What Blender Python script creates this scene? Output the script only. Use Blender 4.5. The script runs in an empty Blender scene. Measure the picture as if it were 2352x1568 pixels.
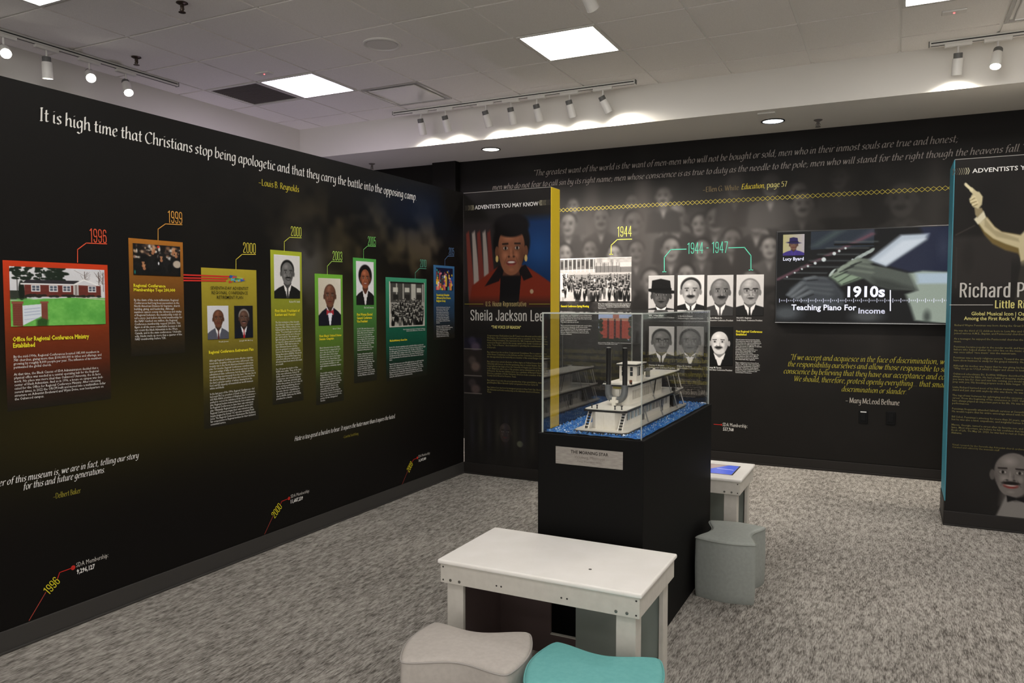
import bpy, bmesh, math, random
import numpy as np
from mathutils import Matrix, Vector

# ------------------------------------------------------------------ camera, world, exposure
SC = bpy.context.scene
COL = SC.collection
FPX, YAW, PITCH, ROLL = 1767.74, -0.461958, -0.0506969, 0.000405
CAM = np.array([3.67466, -4.34991, 1.52016])

def cam_axes():
    f = np.array([math.sin(YAW)*math.cos(PITCH), math.cos(YAW)*math.cos(PITCH), math.sin(PITCH)])
    r = np.array([math.cos(YAW), -math.sin(YAW), 0.0])
    u = np.cross(r, f)
    return r*math.cos(ROLL)+u*math.sin(ROLL), -r*math.sin(ROLL)+u*math.cos(ROLL), f
RA, UA, FA = cam_axes()
cd = bpy.data.cameras.new('camera'); cam = bpy.data.objects.new('camera', cd); COL.objects.link(cam)
cd.sensor_width = 36.0; cd.lens = FPX*36.0/2352.0; cd.clip_start = 0.02; cd.clip_end = 100
m = Matrix.Identity(4)
for i in range(3):
    m[i][0] = RA[i]; m[i][1] = UA[i]; m[i][2] = -FA[i]; m[i][3] = CAM[i]
cam.matrix_world = m
SC.camera = cam

SC.view_settings.view_transform = 'Standard'
SC.view_settings.look = 'None'
SC.view_settings.exposure = 0.38
SC.view_settings.gamma = 1.0
SC.view_settings.use_curve_mapping = False
w = bpy.data.worlds.new('world'); SC.world = w; w.use_nodes = True
w.node_tree.nodes['Background'].inputs['Color'].default_value = (1.0, 0.97, 0.93, 1)
w.node_tree.nodes['Background'].inputs['Strength'].default_value = 1.45
SC.cycles.use_denoising = True
try:
    SC.cycles.sample_clamp_indirect = 6.0
    SC.cycles.max_bounces = 10
    SC.cycles.transparent_max_bounces = 16
except Exception: pass

PANEL_L = 13.5      # radiance of the ceiling light diffusers
SPOT_W = 40.0      # track spotlights

# ------------------------------------------------------------------ helpers
def lin(c):
    c = np.asarray(c, float)
    return np.where(c <= 0.04045, c/12.92, ((c+0.055)/1.055)**2.4)
def rgb(r, g, b): return tuple(float(x) for x in lin(np.array([r, g, b])/255.0))

def ray(u, v): return FA + RA*(u-1176)/FPX - UA*(v-784)/FPX
def hit(u, v, ax, val):
    d = ray(u, v); return CAM + d*(val-CAM[ax])/d[ax]

_m = {}
def mat(name, col, rough=0.6, metal=0.0, spec=0.5, emit=None, es=0.0, bump=None, coat=0.0):
    if name in _m: return _m[name]
    M = bpy.data.materials.new(name); M.use_nodes = True
    n = M.node_tree.nodes; l = M.node_tree.links; b = n['Principled BSDF']
    b.inputs['Base Color'].default_value = (*col, 1)
    b.inputs['Roughness'].default_value = rough
    b.inputs['Metallic'].default_value = metal
    b.inputs['Specular IOR Level'].default_value = spec
    b.inputs['Coat Weight'].default_value = coat
    if emit is not None:
        b.inputs['Emission Color'].default_value = (*emit, 1); b.inputs['Emission Strength'].default_value = es
    if bump:
        sc, st = bump
        tc = n.new('ShaderNodeTexCoord'); nz = n.new('ShaderNodeTexNoise'); nz.inputs['Scale'].default_value = sc
        nz.inputs['Detail'].default_value = 4
        bp = n.new('ShaderNodeBump'); bp.inputs['Strength'].default_value = st; bp.inputs['Distance'].default_value = 0.002
        l.new(tc.outputs['Object'], nz.inputs['Vector']); l.new(nz.outputs['Fac'], bp.inputs['Height']); l.new(bp.outputs['Normal'], b.inputs['Normal'])
    _m[name] = M; return M

def mat_print(name, rough=0.55, spec=0.3, emit=0.0):
    if name in _m: return _m[name]
    M = mat(name, (0, 0, 0), rough, 0, spec)
    n = M.node_tree.nodes; l = M.node_tree.links
    a = n.new('ShaderNodeVertexColor'); a.layer_name = 'ink'
    b = n['Principled BSDF']
    if emit:
        b.inputs['Base Color'].default_value = (0.01, 0.01, 0.01, 1)
        l.new(a.outputs['Color'], b.inputs['Emission Color']); b.inputs['Emission Strength'].default_value = emit
    else: l.new(a.outputs['Color'], b.inputs['Base Color'])
    return M

def mat_speckle(name, c1, c2, scale, rough=0.8, stretch=(1, 1, 1), lo=0.35, hi=0.65, bump=0.0):
    if name in _m: return _m[name]
    M = mat(name, c1, rough, 0, 0.2); n = M.node_tree.nodes; l = M.node_tree.links
    tc = n.new('ShaderNodeTexCoord'); mp = n.new('ShaderNodeMapping'); mp.inputs['Scale'].default_value = stretch
    nz = n.new('ShaderNodeTexNoise'); nz.inputs['Scale'].default_value = scale; nz.inputs['Detail'].default_value = 3
    cr = n.new('ShaderNodeValToRGB'); e = cr.color_ramp.elements
    e[0].position = lo; e[0].color = (*c1, 1); e[1].position = hi; e[1].color = (*c2, 1)
    l.new(tc.outputs['Object'], mp.inputs['Vector']); l.new(mp.outputs['Vector'], nz.inputs['Vector'])
    l.new(nz.outputs['Fac'], cr.inputs['Fac']); l.new(cr.outputs['Color'], n['Principled BSDF'].inputs['Base Color'])
    if bump:
        bp = n.new('ShaderNodeBump'); bp.inputs['Strength'].default_value = bump; bp.inputs['Distance'].default_value = 0.003
        l.new(nz.outputs['Fac'], bp.inputs['Height']); l.new(bp.outputs['Normal'], n['Principled BSDF'].inputs['Normal'])
    return M

def mat_carpet():
    M = mat('carpet', (0.2, 0.2, 0.2), 0.95, 0, 0.05); n = M.node_tree.nodes; l = M.node_tree.links
    tc = n.new('ShaderNodeTexCoord')
    def noise(sx, sy, detail, rough):
        mp = n.new('ShaderNodeMapping'); mp.inputs['Scale'].default_value = (sx, sy, 1)
        nz = n.new('ShaderNodeTexNoise'); nz.inputs['Scale'].default_value = 1; nz.inputs['Detail'].default_value = detail; nz.inputs['Roughness'].default_value = rough
        l.new(tc.outputs['Object'], mp.inputs['Vector']); l.new(mp.outputs['Vector'], nz.inputs['Vector']); return nz
    a = noise(40, 10, 3, 0.65); b = noise(190, 26, 3, 0.6); c = noise(3.0, 1.2, 2, 0.5)
    sx = n.new('ShaderNodeSeparateXYZ'); l.new(tc.outputs['Object'], sx.inputs[0])
    rb = n.new('ShaderNodeMath'); rb.operation = 'MULTIPLY'; rb.inputs[1].default_value = 2*math.pi/0.0039; l.new(sx.outputs['X'], rb.inputs[0])
    rs = n.new('ShaderNodeMath'); rs.operation = 'SINE'; l.new(rb.outputs[0], rs.inputs[0])
    m1 = n.new('ShaderNodeMath'); m1.operation = 'MULTIPLY_ADD'; m1.inputs[1].default_value = 0.42
    m2 = n.new('ShaderNodeMath'); m2.operation = 'MULTIPLY'; m2.inputs[1].default_value = 0.50
    m3 = n.new('ShaderNodeMath'); m3.operation = 'MULTIPLY_ADD'; m3.inputs[1].default_value = 0.10
    m4 = n.new('ShaderNodeMath'); m4.operation = 'MULTIPLY_ADD'; m4.inputs[1].default_value = 0.022
    l.new(b.outputs['Fac'], m2.inputs[0]); l.new(a.outputs['Fac'], m1.inputs[0]); l.new(m2.outputs[0], m1.inputs[2])
    l.new(c.outputs['Fac'], m3.inputs[0]); l.new(m1.outputs[0], m4.inputs[2]); l.new(rs.outputs[0], m4.inputs[0]); l.new(m4.outputs[0], m3.inputs[2])
    cr = n.new('ShaderNodeValToRGB'); e = cr.color_ramp.elements
    e[0].position = 0.405; e[0].color = (0.098, 0.088, 0.078, 1); e[1].position = 0.615; e[1].color = (0.45, 0.418, 0.38, 1)
    l.new(m3.outputs[0], cr.inputs['Fac']); l.new(cr.outputs['Color'], n['Principled BSDF'].inputs['Base Color'])
    bp = n.new('ShaderNodeBump'); bp.inputs['Strength'].default_value = 0.5; bp.inputs['Distance'].default_value = 0.004
    l.new(b.outputs['Fac'], bp.inputs['Height']); l.new(bp.outputs['Normal'], n['Principled BSDF'].inputs['Normal'])
    return M

def mat_glass():
    M = bpy.data.materials.new('clear_acrylic'); M.use_nodes = True
    n = M.node_tree.nodes; l = M.node_tree.links; n.remove(n['Principled BSDF'])
    out = n['Material Output']
    tr = n.new('ShaderNodeBsdfTransparent'); tr.inputs['Color'].default_value = (0.965, 0.97, 0.965, 1)
    gl = n.new('ShaderNodeBsdfGlossy'); gl.inputs['Roughness'].default_value = 0.01
    g = n.new('ShaderNodeNewGeometry'); dp = n.new('ShaderNodeVectorMath'); dp.operation = 'DOT_PRODUCT'
    ab = n.new('ShaderNodeMath'); ab.operation = 'ABSOLUTE'
    s = n.new('ShaderNodeMath'); s.operation = 'SUBTRACT'; s.inputs[0].default_value = 1.0
    p = n.new('ShaderNodeMath'); p.operation = 'POWER'; p.inputs[1].default_value = 5.0
    q = n.new('ShaderNodeMath'); q.operation = 'MULTIPLY_ADD'; q.inputs[1].default_value = 0.95; q.inputs[2].default_value = 0.045
    mx = n.new('ShaderNodeMixShader')
    l.new(g.outputs['Normal'], dp.inputs[0]); l.new(g.outputs['Incoming'], dp.inputs[1]); l.new(dp.outputs['Value'], ab.inputs[0])
    l.new(ab.outputs[0], s.inputs[1]); l.new(s.outputs[0], p.inputs[0]); l.new(p.outputs[0], q.inputs[0])
    l.new(q.outputs[0], mx.inputs['Fac']); l.new(tr.outputs[0], mx.inputs[1]); l.new(gl.outputs[0], mx.inputs[2]); l.new(mx.outputs[0], out.inputs['Surface'])
    return M

# --- mesh collector
class MB:
    def __init__(s): s.v = []; s.f = []; s.mi = []
    def poly(s, pts, faces, mi=0):
        k = len(s.v); s.v += [tuple(map(float, p)) for p in pts]; s.f += [tuple(k+i for i in f) for f in faces]; s.mi += [mi]*len(faces); return s
    def box(s, a, b, mi=0):
        x0, y0, z0 = a; x1, y1, z1 = b
        return s.poly([(x0,y0,z0),(x1,y0,z0),(x1,y1,z0),(x0,y1,z0),(x0,y0,z1),(x1,y0,z1),(x1,y1,z1),(x0,y1,z1)],
               [(0,3,2,1),(4,5,6,7),(0,1,5,4),(1,2,6,5),(2,3,7,6),(3,0,4,7)], mi)
    def prism(s, outline, z0, z1, mi=0):      # outline in xy, counter-clockwise
        n = len(outline)
        return s.poly([(x,y,z0) for x,y in outline]+[(x,y,z1) for x,y in outline],
               [tuple(range(n-1,-1,-1)), tuple(range(n,2*n))]+[(i,(i+1)%n,n+(i+1)%n,n+i) for i in range(n)], mi)
    def rings(s, rings, caps=True, mi=0):      # stack of equal-length closed rings
        n = len(rings[0]); pts = [p for r in rings for p in r]; F = []
        for k in range(len(rings)-1):
            for i in range(n):
                j = (i+1) % n; F.append((k*n+i, k*n+j, (k+1)*n+j, (k+1)*n+i))
        if caps: F += [tuple(range(n-1,-1,-1)), tuple((len(rings)-1)*n+i for i in range(n))]
        return s.poly(pts, F, mi)
    def lathe(s, prof, c=(0,0,0), n=24, axis=None, mi=0, caps=True):   # prof: (r, h) along +z or axis
        R = Vector((0,0,1)).rotation_difference(Vector(axis)).to_matrix() if axis is not None else Matrix.Identity(3)
        rs = []
        for r, h in prof:
            rs.append([tuple(Vector(c)+R@Vector((r*math.cos(2*math.pi*i/n), r*math.sin(2*math.pi*i/n), h))) for i in range(n)])
        return s.rings(rs, caps, mi)
    def tube(s, pts, r, n=10, mi=0):
        pts = [Vector(p) for p in pts]; rs = []; up = None
        for i, p in enumerate(pts):
            t = (pts[min(i+1,len(pts)-1)]-pts[max(i-1,0)]).normalized()
            if up is None: up = t.orthogonal().normalized()
            a = (up - t*up.dot(t)).normalized(); b = t.cross(a); up = a
            rr = r[i] if isinstance(r, (list, tuple)) else r
            rs.append([tuple(p+a*rr*math.cos(2*math.pi*k/n)+b*rr*math.sin(2*math.pi*k/n)) for k in range(n)])
        return s.rings(rs, True, mi)
    def build(s, name, mats, parent=None, smooth=False, bevel=0.0, segs=2, loc=None):
        me = bpy.data.meshes.new(name); me.from_pydata(s.v, [], s.f)
        mats = mats if isinstance(mats, (list, tuple)) else [mats]
        for x in mats: me.materials.append(x)
        if len(mats) > 1: me.polygons.foreach_set('material_index', s.mi)
        me.update()
        o = bpy.data.objects.new(name, me); COL.objects.link(o)
        if parent is not None: o.parent = parent
        if loc is not None: o.location = loc
        if bevel:
            b = o.modifiers.new('bevel', 'BEVEL'); b.width = bevel; b.segments = segs; b.limit_method = 'ANGLE'; b.angle_limit = math.radians(40); b.harden_normals = False
        if smooth:
            me.polygons.foreach_set('use_smooth', [True]*len(me.polygons))
            try:
                me.set_sharp_from_angle(angle=math.radians(40))
            except Exception: pass
        return o

def tag(o, label=None, cat=None, group=None, kind=None):
    if label: o['label'] = label
    if cat: o['category'] = cat
    if group: o['group'] = group
    if kind: o['kind'] = kind
    return o
def thing(name, label, cat, loc=(0,0,0), rz=0.0, group=None):
    o = bpy.data.objects.new(name, None); COL.objects.link(o); o.empty_display_size = 0.05
    o.location = loc; o.rotation_euler = (0, 0, rz)
    return tag(o, label, cat, group)
def copy_tree(o, parent=None):
    c = o.copy(); COL.objects.link(c)
    if parent is not None: c.parent = parent
    for ch in list(o.children): copy_tree(ch, c)
    return c
def struct(o): o['kind'] = 'structure'; return o

# --- wall planes: (a, z) on the plane, off = millimetres of print or board in front of it
class Plane:
    def __init__(s, ax, val, sign): s.ax, s.val, s.sign = ax, val, sign     # sign: direction of the outward normal
    def at(s, u, v):
        p = hit(u, v, s.ax, s.val); return float(p[1-s.ax]), float(p[2])
    def p3(s, a, z, off):
        return (s.val+s.sign*off, a, z) if s.ax == 0 else (a, s.val+s.sign*off, z)
    def rect(s, tl, r, bl):   # three picture points: top left, any on right edge, bottom left
        a0, z1 = s.at(*tl); a1, _ = s.at(*r); _, z0 = s.at(*bl); return a0, a1, z0, z1
PW = Plane(0, 0.25, 1)        # the long dark partition, facing +x
PB = Plane(1, 3.10, -1)       # the back wall
PS = Plane(1, 1.56, -1)       # panel at the end of the partition
PR = Plane(1, 1.64, -1)       # panel on the right
PP = Plane(1, -1.272, -1)     # front of the pedestal

def sheet(name, plane, rect, canvas, off, parent, material, sides=False):
    a0, a1, z0, z1 = rect; H, W, _ = canvas.shape
    A, Z = np.meshgrid(np.linspace(a0, a1, W), np.linspace(z1, z0, H))
    N = np.full(A.size, plane.val+plane.sign*off)
    V = np.stack([N, A.ravel(), Z.ravel()], 1) if plane.ax == 0 else np.stack([A.ravel(), N, Z.ravel()], 1)
    i = np.arange((H-1)*W).reshape(H-1, W)[:, :-1].ravel()
    F = np.stack([i, i+W, i+W+1, i+1], 1)
    if (plane.ax == 0 and plane.sign < 0) or (plane.ax == 1 and plane.sign > 0): F = F[:, ::-1]
    me = bpy.data.meshes.new(name)
    C = np.concatenate([lin(np.clip(canvas, 0, 1)).reshape(-1, 3), np.ones((H*W, 1))], 1)
    if sides:
        ring = list(range(W)) + [W*k+W-1 for k in range(1, H)] + [W*(H-1)+k for k in range(W-2, -1, -1)] + [W*k for k in range(H-2, 0, -1)]
        B = V[ring].copy(); B[:, plane.ax] = plane.val
        B[:, plane.ax] += plane.sign*.0019; k0 = len(V); V = np.concatenate([V, B]); C = np.concatenate([C, C[ring]])
        n = len(ring); F = np.concatenate([F, np.array([(ring[j], ring[(j+1) % n], k0+(j+1) % n, k0+j) for j in range(n)])])
    me.vertices.add(len(V)); me.vertices.foreach_set('co', V.astype(np.float32).ravel())
    me.loops.add(F.size); me.loops.foreach_set('vertex_index', F.astype(np.int32).ravel())
    me.polygons.add(len(F)); me.polygons.foreach_set('loop_start', np.arange(0, F.size, 4, dtype=np.int32))
    me.update(calc_edges=True)
    at = me.attributes.new('ink', 'FLOAT_COLOR', 'POINT'); at.data.foreach_set('color', C.astype(np.float32).ravel())
    me.materials.append(material)
    o = bpy.data.objects.new(name, me); COL.objects.link(o)
    if parent is not None: o.parent = parent
    return o

# ------------------------------------------------------------------ lettering
_fc = {}
def sans(s, bold=0.0, align='LEFT', line=1.0, res=2):
    key = (s, bold, align, line)
    if key in _fc: return _fc[key]
    c = bpy.data.curves.new('lettering', 'FONT'); c.body = s; c.size = 1.0; c.resolution_u = res; c.offset = bold
    c.align_x = align; c.space_line = line; c.fill_mode = 'FRONT'
    o = bpy.data.objects.new('lettering', c); COL.objects.link(o)
    me = bpy.data.meshes.new_from_object(o.evaluated_get(bpy.context.evaluated_depsgraph_get()))
    V = np.zeros(len(me.vertices)*3); me.vertices.foreach_get('co', V); V = V.reshape(-1, 3)[:, :2]
    F = [tuple(p.vertices) for p in me.polygons]
    bpy.data.objects.remove(o); bpy.data.curves.remove(c); bpy.data.meshes.remove(me)
    _fc[key] = (V/0.7, F); return _fc[key]

# broad-nib calligraphic letters: width, then strokes ("~" = smooth curve); x-height 1
G = {
'a':(.86,'~.66,.82 .45,1 .2,.84 .1,.42 .22,.03 .42,.1 .64,.42|.66,1 .66,.12 .82,.02'),
'b':(.82,'.14,1.62 .14,.08|~.14,.6 .34,.96 .56,.97 .71,.7 .66,.25 .42,0 .14,.1'),
'c':(.7,'~.62,.84 .42,1 .2,.84 .1,.44 .2,.1 .42,0 .64,.16'),
'd':(.88,'~.66,.82 .44,1 .2,.84 .1,.42 .22,.03 .44,.1 .66,.42|.66,1.62 .66,.1 .82,.02'),
'e':(.74,'~.12,.48 .4,.56 .6,.72 .5,.98 .28,.94 .1,.56 .16,.16 .38,0 .64,.16'),
'f':(.56,'~.66,1.52 .5,1.62 .32,1.45 .28,1.1 .28,0 .26,-.12|.06,.95 .54,.95'),
'g':(.84,'~.66,.82 .45,1 .2,.86 .1,.5 .22,.12 .42,.14 .64,.46|~.66,1 .66,.1 .62,-.4 .38,-.58 .12,-.46'),
'h':(.86,'.14,1.62 .14,0|~.14,.6 .36,.95 .58,.95 .66,.66 .66,.3|.66,.4 .66,.1 .8,.02'),
'i':(.38,'.16,1 .16,.12 .3,.02|.13,1.36 .21,1.44'),
'j':(.36,'~.2,1 .2,.1 .16,-.4 -.04,-.56|.16,1.36 .24,1.44'),
'k':(.78,'.14,1.62 .14,0|~.62,.98 .4,.7 .16,.46|.28,.56 .56,.1 .74,.02'),
'l':(.38,'.16,1.62 .16,.12 .3,.02'),
'm':(1.28,'.14,1 .14,0|~.14,.6 .34,.95 .52,.95 .6,.66 .6,0|~.6,.6 .8,.95 .98,.95 1.06,.66 1.06,.3|1.06,.4 1.06,.1 1.2,.02'),
'n':(.86,'.14,1 .14,0|~.14,.6 .36,.95 .58,.95 .66,.66 .66,.3|.66,.4 .66,.1 .8,.02'),
'o':(.82,'~.4,1 .18,.84 .1,.46 .22,.08 .42,0 .62,.14 .72,.52 .62,.9 .4,1'),
'p':(.82,'.14,1 .14,-.6|~.14,.6 .34,.96 .56,.97 .71,.7 .66,.25 .42,0 .14,.1'),
'q':(.84,'~.66,.82 .44,1 .2,.84 .1,.42 .22,.03 .44,.1 .66,.42|.66,1 .66,-.6'),
'r':(.6,'.14,1 .14,0|~.14,.62 .3,.92 .46,1 .6,.92'),
's':(.62,'~.54,.88 .36,1 .16,.86 .2,.62 .44,.44 .52,.2 .34,.02 .1,.12'),
't':(.54,'~.24,1.38 .24,.3 .3,.06 .5,.08|.06,.96 .48,.96'),
'u':(.86,'~.14,1 .14,.3 .24,.03 .44,.08 .64,.42|.66,1 .66,.12 .8,.02'),
'v':(.76,'.08,1 .36,.02|.36,.02 .68,.98'),
'w':(1.12,'.08,1 .32,.02|.32,.02 .54,.8|.52,.98 .74,.02|.74,.02 1.02,.98'),
'x':(.76,'.1,.98 .68,.02|.66,.98 .08,.02'),
'y':(.82,'~.14,1 .14,.4 .26,.12 .44,.14 .64,.46|~.66,1 .66,.1 .6,-.4 .36,-.58 .1,-.46'),
'z':(.7,'.1,.95 .62,.95|.62,.95 .1,.05|.1,.05 .66,.05'),
'I':(.44,'.2,1.5 .2,0|.08,1.5 .32,1.5|.08,0 .32,0'),
'T':(1.0,'.5,1.5 .5,0|.06,1.48 .94,1.48'),
'C':(1.1,'~1,1.3 .76,1.52 .4,1.4 .12,.95 .14,.45 .42,.03 .76,.02 1.02,.22'),
'W':(1.5,'.06,1.5 .42,0|.42,0 .74,1.2|.7,1.5 1.04,0|1.04,0 1.42,1.5'),
'H':(1.14,'.18,1.5 .18,0|.94,1.5 .94,0|.18,.78 .94,.78'),
'E':(.86,'.18,1.5 .18,0|.18,1.48 .76,1.48|.18,.78 .64,.78|.18,.02 .8,.02'),
'L':(.82,'.18,1.5 .18,0|.18,.02 .78,.02'),
'B':(.9,'.18,1.5 .18,0|~.18,1.48 .56,1.46 .7,1.15 .5,.82 .2,.8|~.2,.8 .62,.76 .8,.4 .56,.04 .18,.02'),
'R':(.94,'.18,1.5 .18,0|~.18,1.48 .56,1.46 .72,1.12 .5,.78 .2,.74|.42,.76 .9,0'),
'D':(1.08,'.18,1.5 .18,0|~.18,1.48 .56,1.46 .9,1.15 .96,.7 .78,.2 .46,.02 .18,.02'),
'M':(1.36,'.18,1.5 .14,0|.18,1.5 .66,.1|.66,.1 1.14,1.5|1.14,1.5 1.2,0'),
'G':(1.12,'~.98,1.3 .76,1.52 .4,1.4 .12,.95 .14,.45 .42,.03 .76,.02 .98,.14|.98,.66 .98,.12|.7,.66 .98,.66'),
'S':(.76,'~.64,1.36 .42,1.52 .18,1.34 .24,1.0 .54,.66 .62,.3 .4,.02 .1,.16'),
'K':(.98,'.18,1.5 .18,0|.84,1.5 .2,.76|.32,.86 .92,0'),
'5':(.74,'.22,1.38 .62,1.38|.22,1.38 .18,.82|~.18,.82 .46,.9 .62,.6 .54,.16 .3,0 .08,.1'),
'7':(.74,'.1,1.36 .66,1.36|.66,1.36 .26,0'),
'.':(.36,'.12,.02 .2,.1'), ',':(.36,'~.2,.12 .2,-.04 .1,-.22'), ';':(.4,'.16,.7 .24,.78|~.22,.12 .22,-.04 .12,-.22'), ':':(.36,'.13,.06 .21,.14|.13,.7 .21,.78'),
'-':(.5,'.08,.5 .42,.5'), '–':(.9,'.06,.5 .8,.5'), '“':(.5,'.12,1.5 .2,1.28|.3,1.5 .38,1.28'), '”':(.5,'.2,1.56 .1,1.32|.38,1.56 .28,1.32'), ' ':(.30,''),
}
def catmull(p, n=7):
    p = [np.array(x) for x in p]; q = [2*p[0]-p[1]]+p+[2*p[-1]-p[-2]]; out = []
    for i in range(1, len(q)-2):
        for k in range(n):
            t = k/n; a, b, c, d = q[i-1:i+3]
            out.append(.5*((2*b)+(c-a)*t+(2*a-5*b+4*c-d)*t*t+(3*b-a-3*c+d)*t**3))
    return out+[p[-1]]
def nib(s, slant=0.0, weight=1.0, ang=33, track=0.06):
    nv = np.array([math.cos(math.radians(ang)), math.sin(math.radians(ang))])*0.085*weight
    V, F, x = [], [], 0.0
    for ch in s:
        wd, st = G.get(ch, G[' '])
        for k in filter(None, st.split('|')):
            sm = k[0] == '~'; pts = [tuple(map(float, q.split(','))) for q in k.strip('~').split()]
            pts = catmull(pts) if sm and len(pts) > 2 else [np.array(q) for q in pts]
            base = len(V)
            for i, q in enumerate(pts):
                t = np.array(pts[min(i+1, len(pts)-1)])-np.array(pts[max(i-1, 0)]); t = t/(np.linalg.norm(t)+1e-9)
                pr = np.array([-t[1], t[0]]); sg = 1.0 if pr@nv >= 0 else -1.0
                o = nv+pr*sg*0.022
                for e in (1, -1):
                    r = q+o*e; V.append((r[0]+x+slant*r[1], r[1]))
            F += [(base+2*i, base+2*i+1, base+2*i+3, base+2*i+2) for i in range(len(pts)-1)]
        x += wd+track
    return np.array(V)/1.5, F       # capital height 1

# condensed poster letters of even stroke: width, then strokes; capitals 1.5 high, x-height 1.1
D = {
'0':(.62,'~.31,1.44 .14,1.36 .1,1.1 .1,.4 .14,.14 .31,.06 .48,.14 .52,.4 .52,1.1 .48,1.36 .31,1.44'),
'1':(.46,'.3,1.5 .3,0|.3,1.43 .06,1.24'),
'2':(.62,'~.1,1.05 .13,1.34 .31,1.44 .48,1.34 .51,1.06 .42,.76 .16,.32 .1,.06|.07,.06 .56,.06'),
'3':(.62,'~.1,1.12 .14,1.36 .31,1.44 .48,1.34 .5,1.06 .43,.86 .28,.79|~.28,.79 .46,.7 .52,.42 .48,.16 .31,.06 .14,.16 .1,.4'),
'4':(.64,'.42,1.5 .08,.42|.06,.42 .6,.42|.44,1.5 .44,0'),
'5':(.62,'.14,1.44 .5,1.44|.15,1.5 .12,.78|~.12,.8 .32,.94 .48,.82 .52,.46 .47,.16 .31,.06 .14,.16 .1,.4'),
'6':(.62,'~.5,1.14 .46,1.36 .31,1.44 .15,1.34 .1,1.0 .1,.4 .15,.14 .31,.06 .47,.14 .52,.44 .47,.76 .31,.86 .15,.76 .1,.5'),
'7':(.58,'.06,1.44 .54,1.44|.52,1.44 .22,0'),
'8':(.62,'~.31,1.44 .15,1.36 .12,1.12 .16,.88 .31,.79 .46,.88 .5,1.12 .47,1.36 .31,1.44|~.31,.79 .15,.7 .1,.42 .15,.14 .31,.06 .47,.14 .52,.42 .47,.7 .31,.79'),
'9':(.62,'~.12,.36 .16,.14 .31,.06 .47,.16 .52,.5 .52,1.1 .47,1.36 .31,1.44 .15,1.36 .1,1.06 .15,.74 .31,.64 .47,.74 .52,1.0'),
'-':(.44,'.06,.72 .38,.72'), '.':(.26,'.12,0 .12,.14'), ' ':(.3,''),
'S':(.62,'~.52,1.12 .47,1.36 .31,1.44 .15,1.35 .11,1.1 .2,.88 .42,.62 .52,.36 .46,.14 .31,.06 .15,.14 .1,.4'),
'J':(.56,'~.44,1.5 .44,1.0 .44,.3 .38,.1 .25,.06 .12,.14 .08,.4'), 'L':(.54,'.13,1.5 .13,0|.08,.06 .52,.06'),
'R':(.64,'.13,1.5 .13,0|~.13,1.44 .36,1.43 .5,1.28 .52,1.08 .46,.86 .34,.76 .13,.75|.34,.76 .55,0'), 'P':(.6,'.13,1.5 .13,0|~.13,1.44 .36,1.43 .5,1.28 .52,1.04 .46,.78 .34,.68 .13,.67'),
'U':(.66,'~.13,1.5 .13,.9 .13,.34 .18,.13 .33,.06 .48,.13 .53,.34 .53,.9 .53,1.5'), 'H':(.66,'.13,1.5 .13,0|.53,1.5 .53,0|.13,.78 .53,.78'),
'a':(.56,'~.12,.84 .16,1.0 .28,1.05 .4,1.0 .44,.82 .44,.3 .44,.0|~.44,.64 .22,.56 .1,.36 .12,.12 .24,.05 .38,.12 .44,.32'), 'c':(.54,'~.46,.76 .42,.98 .28,1.05 .15,.96 .11,.76 .11,.34 .15,.13 .28,.05 .42,.13 .46,.36'),
'd':(.58,'.46,1.5 .46,0|~.46,.8 .4,1.0 .28,1.05 .15,.96 .11,.76 .11,.34 .15,.13 .28,.05 .4,.1 .46,.3'), 'e':(.56,'~.12,.56 .3,.56 .45,.56 .45,.78 .41,.98 .28,1.05 .15,.97 .11,.76 .11,.34 .15,.13 .28,.05 .41,.12 .45,.32'),
'h':(.58,'.12,1.5 .12,0|~.12,.76 .2,.99 .32,1.05 .43,.98 .46,.78 .46,.4 .46,0'), 'i':(.26,'.13,1.08 .13,0|.13,1.3 .13,1.46'), 'k':(.56,'.12,1.5 .12,0|.48,1.08 .14,.5|.24,.66 .5,0'),
'l':(.26,'.13,1.5 .13,0'), 'm':(.88,'.12,1.08 .12,0|~.12,.76 .2,.99 .3,1.05 .4,.98 .43,.78 .43,.4 .43,0|~.43,.76 .51,.99 .61,1.05 .72,.98 .75,.78 .75,.4 .75,0'), 'n':(.58,'.12,1.08 .12,0|~.12,.76 .2,.99 .32,1.05 .43,.98 .46,.78 .46,.4 .46,0'),
'o':(.56,'~.28,1.05 .15,.97 .11,.76 .11,.34 .15,.13 .28,.05 .41,.13 .45,.34 .45,.76 .41,.97 .28,1.05'), 'p':(.58,'.12,1.08 .12,-.4|~.12,.8 .18,1.0 .3,1.05 .42,.96 .46,.76 .46,.34 .42,.13 .3,.05 .18,.1 .12,.3'), 'r':(.42,'.12,1.08 .12,0|~.12,.74 .18,.96 .28,1.04 .4,1.04'),
's':(.52,'~.43,.8 .39,.99 .27,1.05 .15,.98 .12,.8 .2,.64 .36,.46 .43,.3 .39,.12 .27,.05 .14,.12 .1,.3'), 't':(.4,'~.18,1.4 .18,.9 .18,.26 .23,.09 .38,.06|.04,1.04 .38,1.04'), 'u':(.58,'~.12,1.08 .12,.6 .12,.3 .16,.1 .28,.04 .4,.12 .46,.34|.46,1.08 .46,0'), 'v':(.52,'.06,1.08 .26,.02|.26,.02 .46,1.08'),
}
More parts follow.
